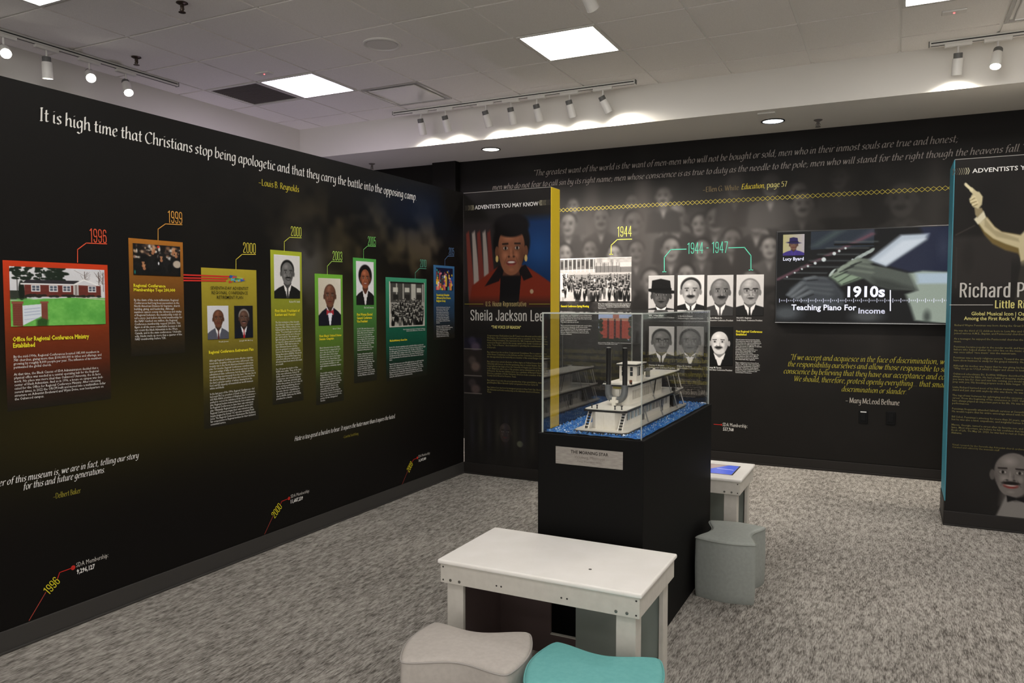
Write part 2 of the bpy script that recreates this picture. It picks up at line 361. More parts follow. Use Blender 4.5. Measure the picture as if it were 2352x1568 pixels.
def poster(s, wgt=.055, track=.05):
    V, F, x = [], [], 0.0
    for ch in s:
        wd, st = D.get(ch, D[' '])
        for k in filter(None, st.split('|')):
            pts = [np.array(tuple(map(float, q.split(',')))) for q in k.strip('~').split()]
            if k[0] == '~' and len(pts) > 2: pts = catmull(pts, 5)
            base = len(V)
            for i, q in enumerate(pts):
                t = np.array(pts[min(i+1, len(pts)-1)])-np.array(pts[max(i-1, 0)]); t = t/(np.linalg.norm(t)+1e-9)
                for e in (1, -1): V.append((q[0]-t[1]*wgt*e+x, q[1]+t[0]*wgt*e))
            F += [(base+2*i, base+2*i+1, base+2*i+3, base+2*i+2) for i in range(len(pts)-1)]
        x += wd+track
    return np.array(V)/1.5, F

def lay(name, plane, VF, x0, z0, sx, sz, off, parent, material):
    V, F = VF
    lift = np.zeros(len(V)); hi, c = -1, 0        # overlapping pen strokes lie a hair above one another
    for f in F:
        if min(f) > hi: c += 1
        hi = max(hi, max(f))
        for i in f: lift[i] = (c % 4)*.00008
    P = [plane.p3(x0+v[0]*sx, z0+v[1]*sz, off+e) for v, e in zip(V, lift)]
    return MB().poly(P, F).build(name, material, parent)
def line_text(name, plane, mk, s, p0, p1, top, material, parent, off=0.004, ref=None):
    """one line: baseline from picture point p0 to p1 (the end of ref if given), capital height from point top"""
    VF = mk(s); V = VF[0]; wd = (mk(ref)[0] if ref else V)
    x_lo = V[:, 0].min(); span = wd[:, 0].max()-x_lo
    a0, z0 = plane.at(*p0); a1, z1 = plane.at(*p1); _, zt = plane.at(*top)
    sx = (a1-a0)/span
    return lay(name, plane, (V-np.array([x_lo, 0]), VF[1]), a0, (z0+z1)/2, sx, zt-z0, off, parent, material)
def block(name, plane, s, tl, r, bl, material, parent, off=0.004, bold=0.0, align='LEFT', line=1.0, mk=None, res=1):
    """lettering stretched to a rectangle on the plane"""
    a0, a1, z0, z1 = plane.rect(tl, r, bl)
    V, F = mk(s) if mk else sans(s, bold, align, line, res)
    lo, hi = V.min(0), V.max(0); sc = np.array([(a1-a0)/(hi[0]-lo[0]), (z1-z0)/(hi[1]-lo[1])])
    return lay(name, plane, (V-lo, F), a0, z0, sc[0], sc[1], off, parent, material)
def strip(name, plane, pts, wd, material, parent, off=0.004, dot=None, serif=False):
    """a printed line through picture points"""
    P = [np.array(plane.at(*p)) for p in pts]; b = MB()
    for p, q in zip(P[:-1], P[1:]):
        d = q-p; L = np.linalg.norm(d); d = d/L; n = np.array([-d[1], d[0]])*wd/2; e = d*wd/2
        c = [p-n-e, q-n+e, q+n+e, p+n-e]; b.poly([plane.p3(x[0], x[1], off) for x in c], [(0, 1, 2, 3)])
    if serif:
        p = P[-1]; c = [p+np.array(k) for k in ((-.02, -wd/2), (.02, -wd/2), (.02, wd/2), (-.02, wd/2))]
        b.poly([plane.p3(x[0], x[1], off) for x in c], [(0, 1, 2, 3)])
    if dot:
        p = P[-1]; b.poly([plane.p3(p[0]+dot*math.cos(k*math.pi/6), p[1]+dot*math.sin(k*math.pi/6), off) for k in range(12)], [tuple(range(12))])
    return b.build(name, material, parent)
# ------------------------------------------------------------------ printed pictures (painted on a grid of ink colours)
RNG = np.random.RandomState(7)
class Art:
    def __init__(s, W, H, bg=(0, 0, 0)):
        s.W, s.H = W, H; s.c = np.zeros((H, W, 3)); s.c[:] = np.array(bg)/255.0
        s.u, s.v = np.meshgrid((np.arange(W)+.5)/W, 1-(np.arange(H)+.5)/H); s.px = 1.2/max(W, H)
    def mix(s, m, col, a=1.0):
        m = (np.clip(m, 0, 1)*a)[..., None]; s.c = s.c*(1-m)+np.array(col)/255.0*m; return s
    def ell(s, cx, cy, rx, ry, col, soft=0.0, a=1.0, rot=0.0):
        du, dv = s.u-cx, s.v-cy; cr, sr = math.cos(rot), math.sin(rot)
        d = np.sqrt(((du*cr+dv*sr)/rx)**2+((-du*sr+dv*cr)/ry)**2)
        k = max(soft, s.px/min(rx, ry)); return s.mix((1-d)/k+.5 if soft < .5 else (1.0-d)/k, col, a)
    def poly(s, pts, col, soft=0.0, a=1.0):
        ins = np.zeros(s.u.shape, bool); dist = np.full(s.u.shape, 9.0); n = len(pts)
        for i in range(n):
            x0, y0 = pts[i]; x1, y1 = pts[(i+1) % n]
            if y0 != y1:
                t = ((y0 > s.v) != (y1 > s.v)) & (s.u < (x1-x0)*(s.v-y0)/(y1-y0)+x0); ins ^= t
            L2 = (x1-x0)**2+(y1-y0)**2+1e-12; k = np.clip(((s.u-x0)*(x1-x0)+(s.v-y0)*(y1-y0))/L2, 0, 1)
            dist = np.minimum(dist, np.hypot(s.u-x0-k*(x1-x0), s.v-y0-k*(y1-y0)))
        sd = np.where(ins, dist, -dist); return s.mix(sd/max(soft, s.px)+.5, col, a)
    def line(s, p, q, w, col, soft=0.0, a=1.0):
        x0, y0 = p; x1, y1 = q; L2 = (x1-x0)**2+(y1-y0)**2+1e-12; k = np.clip(((s.u-x0)*(x1-x0)+(s.v-y0)*(y1-y0))/L2, 0, 1)
        return s.mix((w/2-np.hypot(s.u-x0-k*(x1-x0), s.v-y0-k*(y1-y0)))/max(soft, s.px)+.5, col, a)
    def rect(s, x0, y0, x1, y1, col, a=1.0): return s.poly([(x0, y0), (x1, y0), (x1, y1), (x0, y1)], col, 0, a)
    def noise(s, gx, gy, seed=0):
        r = np.random.RandomState(seed).rand(gy+2, gx+2)
        x, y = s.u*gx, s.v*gy; i, j = x.astype(int), y.astype(int); fx, fy = x-i, y-j; fx = fx*fx*(3-2*fx); fy = fy*fy*(3-2*fy)
        return (r[j, i]*(1-fx)+r[j, i+1]*fx)*(1-fy)+(r[j+1, i]*(1-fx)+r[j+1, i+1]*fx)*fy
    def grain(s, amt, seed=1): s.c = s.c+(np.random.RandomState(seed).rand(s.H, s.W, 1)-.5)*amt; return s
    def bw(s, tint=(1, 1, 1)):
        g = s.c@np.array([.3, .59, .11]); s.c = g[..., None]*np.array(tint); return s

def face(A, cx, cy, r, skin, hair, k=1.0, bald=False, mus=False, glasses=False, smile=False, brow=(25, 20, 18), hairr=1.0, turn=0.0, aspect=0.75, light=1, neck=True, ghost=False):
    """a head; r = half face height, in picture units; aspect = picture width / height"""
    rx = r*0.80/aspect*k; sk = np.array(skin, float); dk = tuple(sk*.62); hl = tuple(np.minimum(sk*1.28+14, 255)); vd = tuple(sk*.4)
    X = lambda x: cx+x*rx
    Y = lambda y: cy+y*r
    E = lambda x, y, a, b, col, soft=.25, al=1.0, rot=0.0: A.ell(X(x), Y(y), a*rx, b*r, col, soft, al, rot)
    if not bald: E(0, .34, 1.06*hairr, .86*hairr, hair, .12)
    else: E(0, .2, 1.02, .9, tuple(sk*.8), .1)
    for sgn in (-1, 1): E(sgn*1.0, -.05, .13, .24, tuple(sk*.75), .2)
    if neck: A.poly([(X(-.55), Y(-.6)), (X(.55), Y(-.6)), (X(.62), Y(-1.4)), (X(-.62), Y(-1.4))], dk, .02)
    E(0, -.78, .5, .28, vd, .6, .7)
    out = A.c.copy()
    E(0, .18, .92, .82, skin, .08); E(0, -.36, .76, .66, skin, .1); E(0, -.1, .9, .7, skin, .1)
    mk = np.clip(sum(np.clip((1-np.hypot((A.u-X(0))/(a*rx), (A.v-Y(y))/(b*r)))/.1+.5, 0, 1) for y, a, b in ((.18, .92, .82), (-.36, .76, .66), (-.1, .9, .7))), 0, 1)[..., None]
    E(.75*light, -.2, .4, 1.0, dk, .9, .75); E(-.85*light, -.2, .25, .8, dk, .9, .45)
    E(-.2*light, .6, .5, .3, hl, .95, .75); E(-.42, -.2, .28, .22, hl, .95, .6); E(.36, -.2, .24, .2, hl, .95, .45)
    if bald: E(-.1*light, .85, .45, .2, hl, .95, .7)
    A.c = out*(1-mk)+A.c*mk
    t = turn
    for sgn in (-1, 1):
        E(sgn*.4+t, .1, .25, .14, vd, .8, .7)
        if not ghost: E(sgn*.4+t, .1, .15, .065, (205, 198, 190), .4, .75)
        E(sgn*.4+t, .1, .075, .07, (18, 14, 12), .25)
        A.line((X(sgn*.22+t), Y(.28)), (X(sgn*.62+t), Y(.27)), .07*r, brow, .05*r, .9)
        E(sgn*.17+t*1.2, -.25, .1, .06, vd, .5, .85)
    E(-.03+t*1.2, -.02, .07, .24, hl, .9, .55); E(t*1.2, -.2, .15, .1, hl, .9, .4)
    E(.14+t*1.2, -.1, .07, .2, dk, .9, .6)
    mc = (130, 60, 55) if sk[0] > sk[2]+8 else tuple(sk*.5)
    if smile:
        E(t, -.5, .36, .115, tuple(np.array(mc)*.85), .25); E(t, -.475, .25, .042, (226, 220, 214), .35, .9); E(t, -.6, .22, .045, tuple(np.minimum(np.array(mc)*1.2, 255)), .5, .8)
    else:
        E(t, -.49, .34, .06, tuple(np.array(mc)*.7), .3); E(t, -.57, .28, .065, mc, .5, .8)
    for sgn in (-1, 1): A.line((X(sgn*.3+t), Y(-.25)), (X(sgn*.48+t), Y(-.52)), .035*r, dk, .06*r, .7)
    E(t, -.78, .25, .1, hl, .9, .35)
    if mus: E(t, -.385, .42, .085, brow, .35, .95)
    if glasses:
        for sgn in (-1, 1):
            A.line((X(sgn*.14+t), Y(.23)), (X(sgn*.72+t), Y(.25)), .06*r, (12, 10, 10), .02*r)
            A.line((X(sgn*.72+t), Y(.25)), (X(sgn*.66+t), Y(-.06)), .03*r, (60, 55, 50), .02*r)
            A.line((X(sgn*.2+t), Y(-.08)), (X(sgn*.64+t), Y(-.08)), .025*r, (70, 65, 60), .02*r)
        A.line((X(-.14+t), Y(.14)), (X(.14+t), Y(.14)), .04*r, (25, 20, 20), .02*r)

def suit(A, cx, top, coat, shirt, tie=None, bow=None, wide=.62, spread=.13, collar=None):
    lt = tuple(np.minimum(np.array(coat)*1.35+8, 255))
    A.poly([(cx-wide, -.1), (cx-wide, top*.45), (cx-wide*.62, top*.78), (cx-spread, top), (cx+spread, top), (cx+wide*.62, top*.78), (cx+wide, top*.45), (cx+wide, -.1)], coat, .01)
    A.poly([(cx-spread, top+.02), (cx, top*.1-.12), (cx+spread, top+.02), (cx, top*.86)], shirt, .01)
    A.poly([(cx-spread-.01, top+.03), (cx-.01, top*.8), (cx-spread*.5, top*.66)], tuple(np.minimum(np.array(shirt)*1.05, 255)), .01)
    A.poly([(cx+spread+.01, top+.03), (cx+.01, top*.8), (cx+spread*.5, top*.66)], tuple(np.minimum(np.array(shirt)*1.05, 255)), .01)
    for sgn in (-1, 1):
        A.line((cx+sgn*(spread+.005), top), (cx+sgn*.03, -.05), .02, lt, .02, .6)
    if tie: A.poly([(cx-.035, top*.78), (cx+.035, top*.78), (cx+.025, top*.62), (cx+.055, -.1), (cx-.055, -.1), (cx-.025, top*.62)], tie, .008)
    if bow:
        A.poly([(cx, top*.76), (cx-.14, top*.88), (cx-.14, top*.6)], bow, .01); A.poly([(cx, top*.76), (cx+.14, top*.88), (cx+.14, top*.6)], bow, .01); A.ell(cx, top*.75, .03, .03, tuple(np.array(bow)*.7))

def portrait(W, H, bg, skin, hair, coat, shirt, tie=None, bow=None, cx=.5, cy=.58, r=.27, bwtint=None, bg2=None, top=None, hat=None, asp=None, **k):
    A = Art(W, H, bg); asp = asp or W/H
    if bg2: A.mix(A.u*.8+.1, bg2)
    if top is None: top = cy-r*1.02
    hw = r*.8/asp; sp = hw*.52; wd = max(hw*2.25, .5)
    suit(A, cx, top, coat, shirt, None, None, wd, sp)
    sk = np.array(skin, float)
    A.poly([(cx-hw*.55, cy-r*.5), (cx+hw*.55, cy-r*.5), (cx+hw*.6, top), (cx+hw*.12, top*.74), (cx-hw*.12, top*.74), (cx-hw*.6, top)], tuple(sk*.6), .012)
    face(A, cx, cy, r, skin, hair, aspect=asp, neck=False, **k)
    for g in (-1, 1): A.poly([(cx+g*(sp+.03), top+.035), (cx+g*.02, top*.72), (cx+g*sp*.75, top*.55)], shirt, .008)
    if tie: A.poly([(cx-.035, top*.76), (cx+.035, top*.76), (cx+.025, top*.62), (cx+.06, -.1), (cx-.06, -.1), (cx-.025, top*.62)], tie, .008)
    if bow:
        for g in (-1, 1): A.poly([(cx, top*.76), (cx+g*sp*1.2, top*.9), (cx+g*sp*1.2, top*.56)], bow, .01)
        A.ell(cx, top*.74, .03, .03, tuple(np.array(bow)*.7))
    if hat:
        A.ell(cx, cy+r*.42, r*1.35/asp, r*.2, hat, .1, 1, -.06); A.poly([(cx-r*.85/asp, cy+r*.42), (cx-r*.78/asp, cy+r*1.35), (cx-.02, cy+r*1.5), (cx+r*.74/asp, cy+r*1.32), (cx+r*.85/asp, cy+r*.45)], hat, .02)
        A.line((cx-r*.84/asp, cy+r*.58), (cx+r*.84/asp, cy+r*.6), .04, tuple(np.array(hat)*.5), .02)
    A.grain(.03, W)
    if bwtint: A.bw(bwtint)
    return A.c

def art_house():
    A = Art(216, 138, (206, 208, 214)); A.mix(A.noise(6, 4, 3)*(A.v > .5), (228, 228, 232))
    rs = np.random.RandomState(4)
    for x, w in ((.07, .05), (.17, .045), (.29, .04), (.42, .085), (.5, .07)):     # pines behind
        A.line((x, .5), (x, 1.0), .008, (38, 34, 30))
        for k in range(26): A.ell(x+rs.randn()*w*.55, .78+rs.rand()*.24, w*(.25+rs.rand()*.4), .012+rs.rand()*.018, (30, 42, 32), .4)
    for x in (.77, .98, .93):                                                     # bare trees
        A.line((x, .6), (x, .95), .006, (80, 66, 60))
        for k in range(14):
            y = .72+rs.rand()*.16; A.line((x, y), (x+rs.randn()*.05, y+.06+rs.rand()*.06), .003, (96, 80, 76))
    A.rect(0, .45, .16, .6, (52, 58, 50)); A.ell(.11, .6, .03, .17, (26, 34, 26), .2)
    A.poly([(.1, .7), (.16, .785), (.7, .785), (.76, .72), (.62, .71)], (50, 46, 52)); A.rect(.14, .5, .95, .72, (104, 46, 40))
    for k in range(14): A.line((.14, .5+k*.016), (.95, .5+k*.016), .003, (128, 74, 66), 0, .5)
    A.rect(.1, .7, .65, .725, (232, 232, 234)); A.poly([(.63, .71), (.76, .82), (.96, .7)], (238, 238, 240)); A.poly([(.67, .715), (.76, .79), (.9, .71)], (214, 214, 220))
    A.rect(.64, .52, .7, .71, (150, 140, 138)); A.line((.65, .52), (.65, .72), .008, (240, 240, 240)); A.line((.69, .52), (.69, .72), .008, (230, 230, 230))
    for x in (.21, .39, .53, .81):
        A.rect(x-.005, .585, x+.085, .695, (236, 236, 238)); A.rect(x+.004, .6, x+.036, .685, (84, 92, 108)); A.rect(x+.044, .6, x+.076, .685, (84, 92, 108)); A.line((x, .642), (x+.08, .642), .006, (236, 236, 238))
    for k in range(40): A.ell(.14+rs.rand()*.8, .5+rs.rand()*.03, .025, .02, (44, 40, 34), .4)
    A.poly([(-.1, -.1), (1.1, -.1), (1.1, .48), (.6, .485), (.1, .44), (-.1, .42)], (104, 182, 80))
    A.mix((A.v < .47)*A.noise(40, 26, 8)*.7, (130, 204, 100)); A.mix((A.v < .47)*np.clip(A.noise(12, 6, 9)-.4, 0, 1), (70, 150, 60))
    A.line((.68, .49), (1.0, .45), .012, (200, 190, 180))
    A.poly([(.02, .02), (.02, .4), (.115, .4), (.115, .0)], (116, 58, 46)); A.rect(.01, .38, .125, .42, (142, 82, 66))
    A.poly([(.3, .1), (.3, .4), (.365, .4), (.365, .1)], (118, 62, 50)); A.rect(.29, .39, .375, .42, (142, 82, 66))
    for k in range(22): A.line((.02, k*.018), (.115, k*.018), .003, (150, 100, 86), 0, .6); A.line((.3, .1+k*.014), (.365, .1+k*.014), .003, (150, 100, 86), 0, .6)
    A.poly([(.115, .02), (.115, .35), (.3, .375), (.3, .17)], (216, 224, 234))
    for y in (.3, .25, .2, .13): A.line((.135, y-.015), (.285, y+.01), .012 if y > .15 else .008, (140, 158, 190), .012, .7)
    A.poly([(.25, 0), (.36, 0), (.37, .1), (.3, .14), (.25, .1)], (46, 84, 36), .03)
    A.grain(.03); return A.c

def art_crowd(W=108, H=74, seed=3):
    A = Art(W, H, (24, 20, 18)); rs = np.random.RandomState(seed)
    for k in range(60):
        c = [(226, 214, 196), (150, 110, 84), (90, 70, 60), (200, 170, 140), (60, 50, 46), (236, 232, 226)][rs.randint(6)]
        A.ell(rs.rand(), .55+rs.rand()*.45, .02+rs.rand()*.05, .03+rs.rand()*.07, c, .7, .85)
    A.ell(.52, .93, .035, .05, (214, 60, 36), .5)
    for k in range(30): A.ell(rs.rand(), .1+rs.rand()*.5, .04+rs.rand()*.08, .08+rs.rand()*.13, (14+rs.randint(16),)*3, .4, .95)
    for x, y in ((.2, .3), (.22, .22), (.4, .72), (.43, .78), (.83, .74), (.86, .8), (.58, .5), (.9, .66)):
        for d in (-.025, -.01, .008, .022): A.line((x, y), (x+d, y+.13), .012, (196, 140, 100), .01)
        A.ell(x, y, .03, .05, (170, 116, 82), .3)
    A.ell(.92, .4, .09, .12, (190, 176, 160), .3); A.ell(.52, .4, .015, .05, (235, 235, 240), .4); A.ell(.03, .1, .02, .08, (30, 120, 110), .5)
    A.grain(.05); return A.c

def art_group(W, H, mode):
    A = Art(W, H, (150, 146, 142)); rs = np.random.RandomState(11)
    if mode == 'plaza':
        A.mix((A.v > .62)*1.0, (196, 190, 184))
        A.rect(0, .72, .5, .97, (120, 114, 110))
        for k in range(9): A.line((k*.06, .68), (k*.06, 1.0), .009, (232, 228, 222)); A.rect(k*.06+.012, .76+(k % 3)*.03, k*.06+.045, .92+(k % 2)*.04, (74, 68, 66))
        for y in (.72, .97): A.line((0, y), (.5, y+.01), .014, (236, 232, 226))
        A.rect(.5, .66, 1, .98, (126, 120, 114)); A.mix((A.v > .8)*(A.u > .5)*A.noise(26, 12, 5), (206, 200, 192))
        for k in range(7): A.line((.52+k*.055, .66), (.52+k*.055, .88), .006, (80, 74, 70))
        A.rect(.84, .78, 1, .88, (206, 200, 192)); A.mix((A.v < .3)*1.0, (214, 208, 202)); A.rect(0, .1, .12, .66, (226, 222, 216))
        y1, y0, n = .58, .1, 150
    else:
        A.c[:] = np.array((150, 148, 138))/255; A.rect(0, .55, 1, .98, (70, 70, 62))
        for x in (.0, .18, .36, .62, .92): A.rect(x, .45, x+.035, .98, (166, 164, 152))
        A.rect(.6, .55, .73, .97, (190, 188, 176))
        for x in (.1, .42, .76): A.rect(x, .77, x+.13, .87, (196, 198, 190)); A.rect(x, .6, x+.14, .72, (40, 40, 36))
        for k in range(12): A.line((.6, .58+k*.03), (.73, .58+k*.03), .006, (150, 148, 138))
        A.rect(0, .96, 1, 1, (24, 24, 22)); A.mix((A.v < .3)*1.0, (176, 172, 160)); y1, y0, n = .55, .07, 130
    for k in range(n):
        t = k/n; y = y1+(y0-y1)*t**1.3+rs.randn()*.012; x = rs.rand()*.94+.03 if mode == 'plaza' else .06+rs.rand()*.88
        if mode != 'plaza' and y > .42 and (x < .15 or x > .88): continue
        h = .05+.14*t if mode == 'plaza' else .08+.08*t; hh = h*.2
        c = rs.choice([22, 30, 40, 60, 110, 170, 226], p=[.24, .2, .16, .12, .1, .08, .1]) if mode == 'plaza' else rs.choice([14, 20, 30, 44, 120], p=[.4, .3, .15, .08, .07])
        w = h*.17*H/W*1.25
        A.ell(x, y, w, h*.62, (c, c, c), .2); A.rect(x-w*.6, y-h*.9, x-w*.1, y, (c*.7,)*3); A.rect(x+w*.1, y-h*.9, x+w*.6, y, (c*.7,)*3)
        if c < 60: A.ell(x, y+h*.38, w*.25, h*.2, (220, 216, 210), .3)
        A.ell(x, y+h*.72, hh*H/W*.8, hh, (120+rs.randint(80),)*3, .25); A.ell(x, y+h*.84, hh*H/W*.8, hh*.55, (34, 30, 30), .3)
    if mode != 'plaza':
        for e in ((0, 0, .025, 1), (.975, 0, 1, 1), (0, 0, 1, .03)): A.rect(*e, (206, 202, 188))
        A.bw((1, .99, .94))
    else: A.bw((1, .975, .96))
    A.grain(.05); return A.c

def art_people(W=38, H=52):
    A = Art(W, H, (18, 24, 54)); rs = np.random.RandomState(21)
    cols = [(232, 200, 60), (214, 90, 90), (240, 240, 240), (40, 90, 180), (60, 160, 150), (230, 150, 170), (40, 40, 70), (220, 120, 40), (120, 60, 60)]
    for k in range(34):
        t = k/34; x = rs.rand(); y = .85-.75*t; c = cols[rs.randint(len(cols))]
        A.poly([(x-.05, y-.5), (x-.055, y-.08), (x, y), (x+.055, y-.08), (x+.05, y-.5)], c); A.ell(x, y+.03, .035, .045, cols[rs.randint(len(cols))])
    return A.c

def art_brick(W=76, H=60):
    A = Art(W, H, (150, 165, 200)); A.rect(.44, .8, .62, 1, (150, 96, 84)); A.rect(.05, .1, .98, .84, (146, 64, 52))
    A.rect(.05, .78, .98, .86, (160, 120, 96))
    for x in (.3, .5, .68): A.poly([(x-.03, .1), (x-.03, .78), (x, .86), (x+.03, .78), (x+.03, .1)], (46, 28, 30))
    for k in range(9):
        for j in range(5): A.rect(.08+k*.1, .2+j*.12, .11+k*.1, .24+j*.12, (110, 48, 44), .8)
    rs = np.random.RandomState(5)
    for k in range(46): A.ell(rs.rand()*.12, rs.rand()*.8, .04, .05, (38, 44, 32), .4); A.ell(.93+rs.rand()*.1, .1+rs.rand()*.8, .04, .05, (42, 46, 34), .4); A.ell(rs.rand(), .08*rs.rand(), .06, .07, (28, 34, 24), .4)
    A.grain(.06); return A.c

def art_piano(W=300, H=170):
    A = Art(W, H, (13, 14, 16)); K = lambda x, y: (.92*(x-80)/1335, 1-(y-90)/730); kp = lambda L: [K(*q) for q in L]
    A.poly(kp([(365, 95), (875, 85), (875, 225), (365, 240)]), (42, 50, 60)); A.poly(kp([(560, 95), (640, 95), (420, 215), (370, 215)]), (84, 98, 92), .05, .7); A.poly(kp([(700, 190), (860, 90), (875, 130), (760, 200)]), (96, 86, 100), .05, .6)
    A.poly(kp([(1210, 80), (1500, 70), (1500, 430), (1150, 430), (980, 380), (1270, 190)]), (34, 40, 62), .03); A.ell(*K(1400, 250), .05, .2, (60, 66, 84), .9, .6)
    A.line(K(90, 475), K(860, 130), .026, (110, 74, 84), .02, .9)
    for k in range(7): x, y = 150+k*70, 470-k*48; A.line(K(x, y), K(x+330, y+8), .014, (88, 92, 90), .014, .75); A.line(K(x, y+22), K(x+330, y+28), .02, (5, 5, 6), .006)
    for x, y, r in ((475, 320, 18), (560, 275, 14), (405, 348, 12), (345, 370, 9), (295, 393, 8), (235, 422, 7), (170, 455, 7), (600, 255, 10), (650, 235, 9), (710, 330, 12)): A.ell(*K(x, y), r*.0007, r*.0013, (222, 228, 224), .4)
    for k in range(4): A.ell(*K(515+k*34, 440-k*14), .011, .045, (196, 206, 196) if k % 2 else (14, 16, 16), .3, 1, -.4); A.ell(*K(745+k*36, 315-k*18), .012, .034, (182, 192, 184), .4, .9, -.5)
    A.poly(kp([(530, 460), (640, 395), (800, 470), (620, 530)]), (142, 160, 134), .03); A.line(K(600, 500), K(700, 440), .008, (60, 70, 58), .008); A.line(K(640, 515), K(760, 470), .008, (60, 70, 58), .008)
    A.poly(kp([(830, 335), (1080, 145), (1285, 142), (1270, 190), (970, 385)]), (194, 204, 214), .03); A.poly(kp([(900, 340), (1090, 190), (1260, 180), (975, 372)]), (218, 226, 234), .03)
    A.poly(kp([(620, 385), (700, 330), (800, 322), (870, 372), (1000, 400), (1190, 450), (1215, 575), (1000, 560), (870, 525), (790, 470), (640, 430)]), (88, 94, 86), .02)
    for i, (p, q, r) in enumerate((((560, 440), (650, 400), (860, 430)), ((600, 400), (700, 360), (860, 390)), ((640, 380), (720, 340), (850, 350)), ((690, 350), (760, 325), (830, 330)))):
        A.line(K(*p), K(*q), .026, (146, 156, 138), .02, .9); A.line(K(*q), K(*r), .024, (120, 128, 114), .025, .9); A.line(K(p[0]+10, p[1]+22), K(q[0]+15, q[1]+20), .009, (30, 34, 32), .012, .9)
    A.poly(kp([(870, 470), (1000, 490), (1200, 560), (1000, 565), (870, 530)]), (52, 56, 52), .05, .8)
    A.poly(kp([(170, 605), (200, 545), (320, 462), (480, 456), (560, 490), (640, 590), (650, 690), (420, 705), (230, 640)]), (66, 70, 74), .025)
    for i, (p, q, r) in enumerate((((185, 600), (300, 505), (520, 520)), ((215, 615), (330, 540), (540, 560)), ((260, 625), (370, 575), (560, 600)), ((330, 470), (400, 458), (500, 470)))):
        A.line(K(*p), K(*q), .028, (118, 122, 124), .02, .85); A.line(K(*q), K(*r), .024, (92, 96, 98), .03, .8); A.line(K(p[0]+16, p[1]+18), K(q[0]+22, q[1]+24), .009, (26, 28, 30), .012, .9)
    A.ell(*K(590, 620), .05, .1, (52, 56, 60), .8, .8)
    A.poly(kp([(1150, 440), (1250, 422), (1520, 440), (1520, 830), (1200, 800), (1165, 700), (1125, 600), (1215, 570)]), (158, 170, 156), .025)
    A.poly(kp([(1200, 440), (1500, 440), (1500, 520), (1215, 520)]), (186, 204, 222), .03, .85); A.ell(*K(1290, 770), .03, .1, (58, 64, 60), .8, .8)
    A.ell(*K(170, 750), .13, .12, (84, 88, 90), .7, .9); A.ell(*K(830, 770), .13, .1, (80, 82, 82), .7, .9); A.rect(.26, 0, .4, .12, (8, 8, 9), .5)
    A.grain(.02); return A.c

# ------------------------------------------------------------------ murals printed on the walls
def mural_partition(W, H, y0, y1, z0, z1):
    A = Art(W, H, (17, 15, 14)); Yw = y0+(y1-y0)*A.u; Zw = z0+(z1-z0)*A.v
    n1 = A.noise(16, 9, 31)*.5+A.noise(34, 20, 32)*.3+A.noise(70, 40, 33)*.2
    g = lambda a, sa, z, sz: np.exp(-((Yw-a)/sa)**2-((Zw-z)/sz)**2)
    A.mix(np.clip((n1-.42)*4, 0, 1)*np.clip(g(.35, 1.0, 1.95, .34)*1.2, 0, 1), (96, 84, 58), .62)
    A.mix(np.clip((n1-.5)*5, 0, 1)*g(1.1, .5, 2.05, .22), (110, 96, 80), .55)
    A.mix(g(-.45, .22, 1.72, .25)*np.clip((n1-.3)*3, 0, 1), (92, 92, 100), .7)
    A.mix(np.clip((A.noise(9, 5, 41)-.45)*4, 0, 1)*g(.9, .7, 2.25, .22), (18, 30, 56), .7)
    A.mix(g(-1.6, 1.3, .98, .3), (62, 54, 14), .7); A.mix(g(-.2, .9, 1.05, .42), (66, 60, 24), .7); A.mix(g(-.1, .5, 1.45, .4), (70, 64, 34), .45)
    A.mix(g(.9, .35, 1.2, .3), (28, 40, 30), .5)
    return A.c

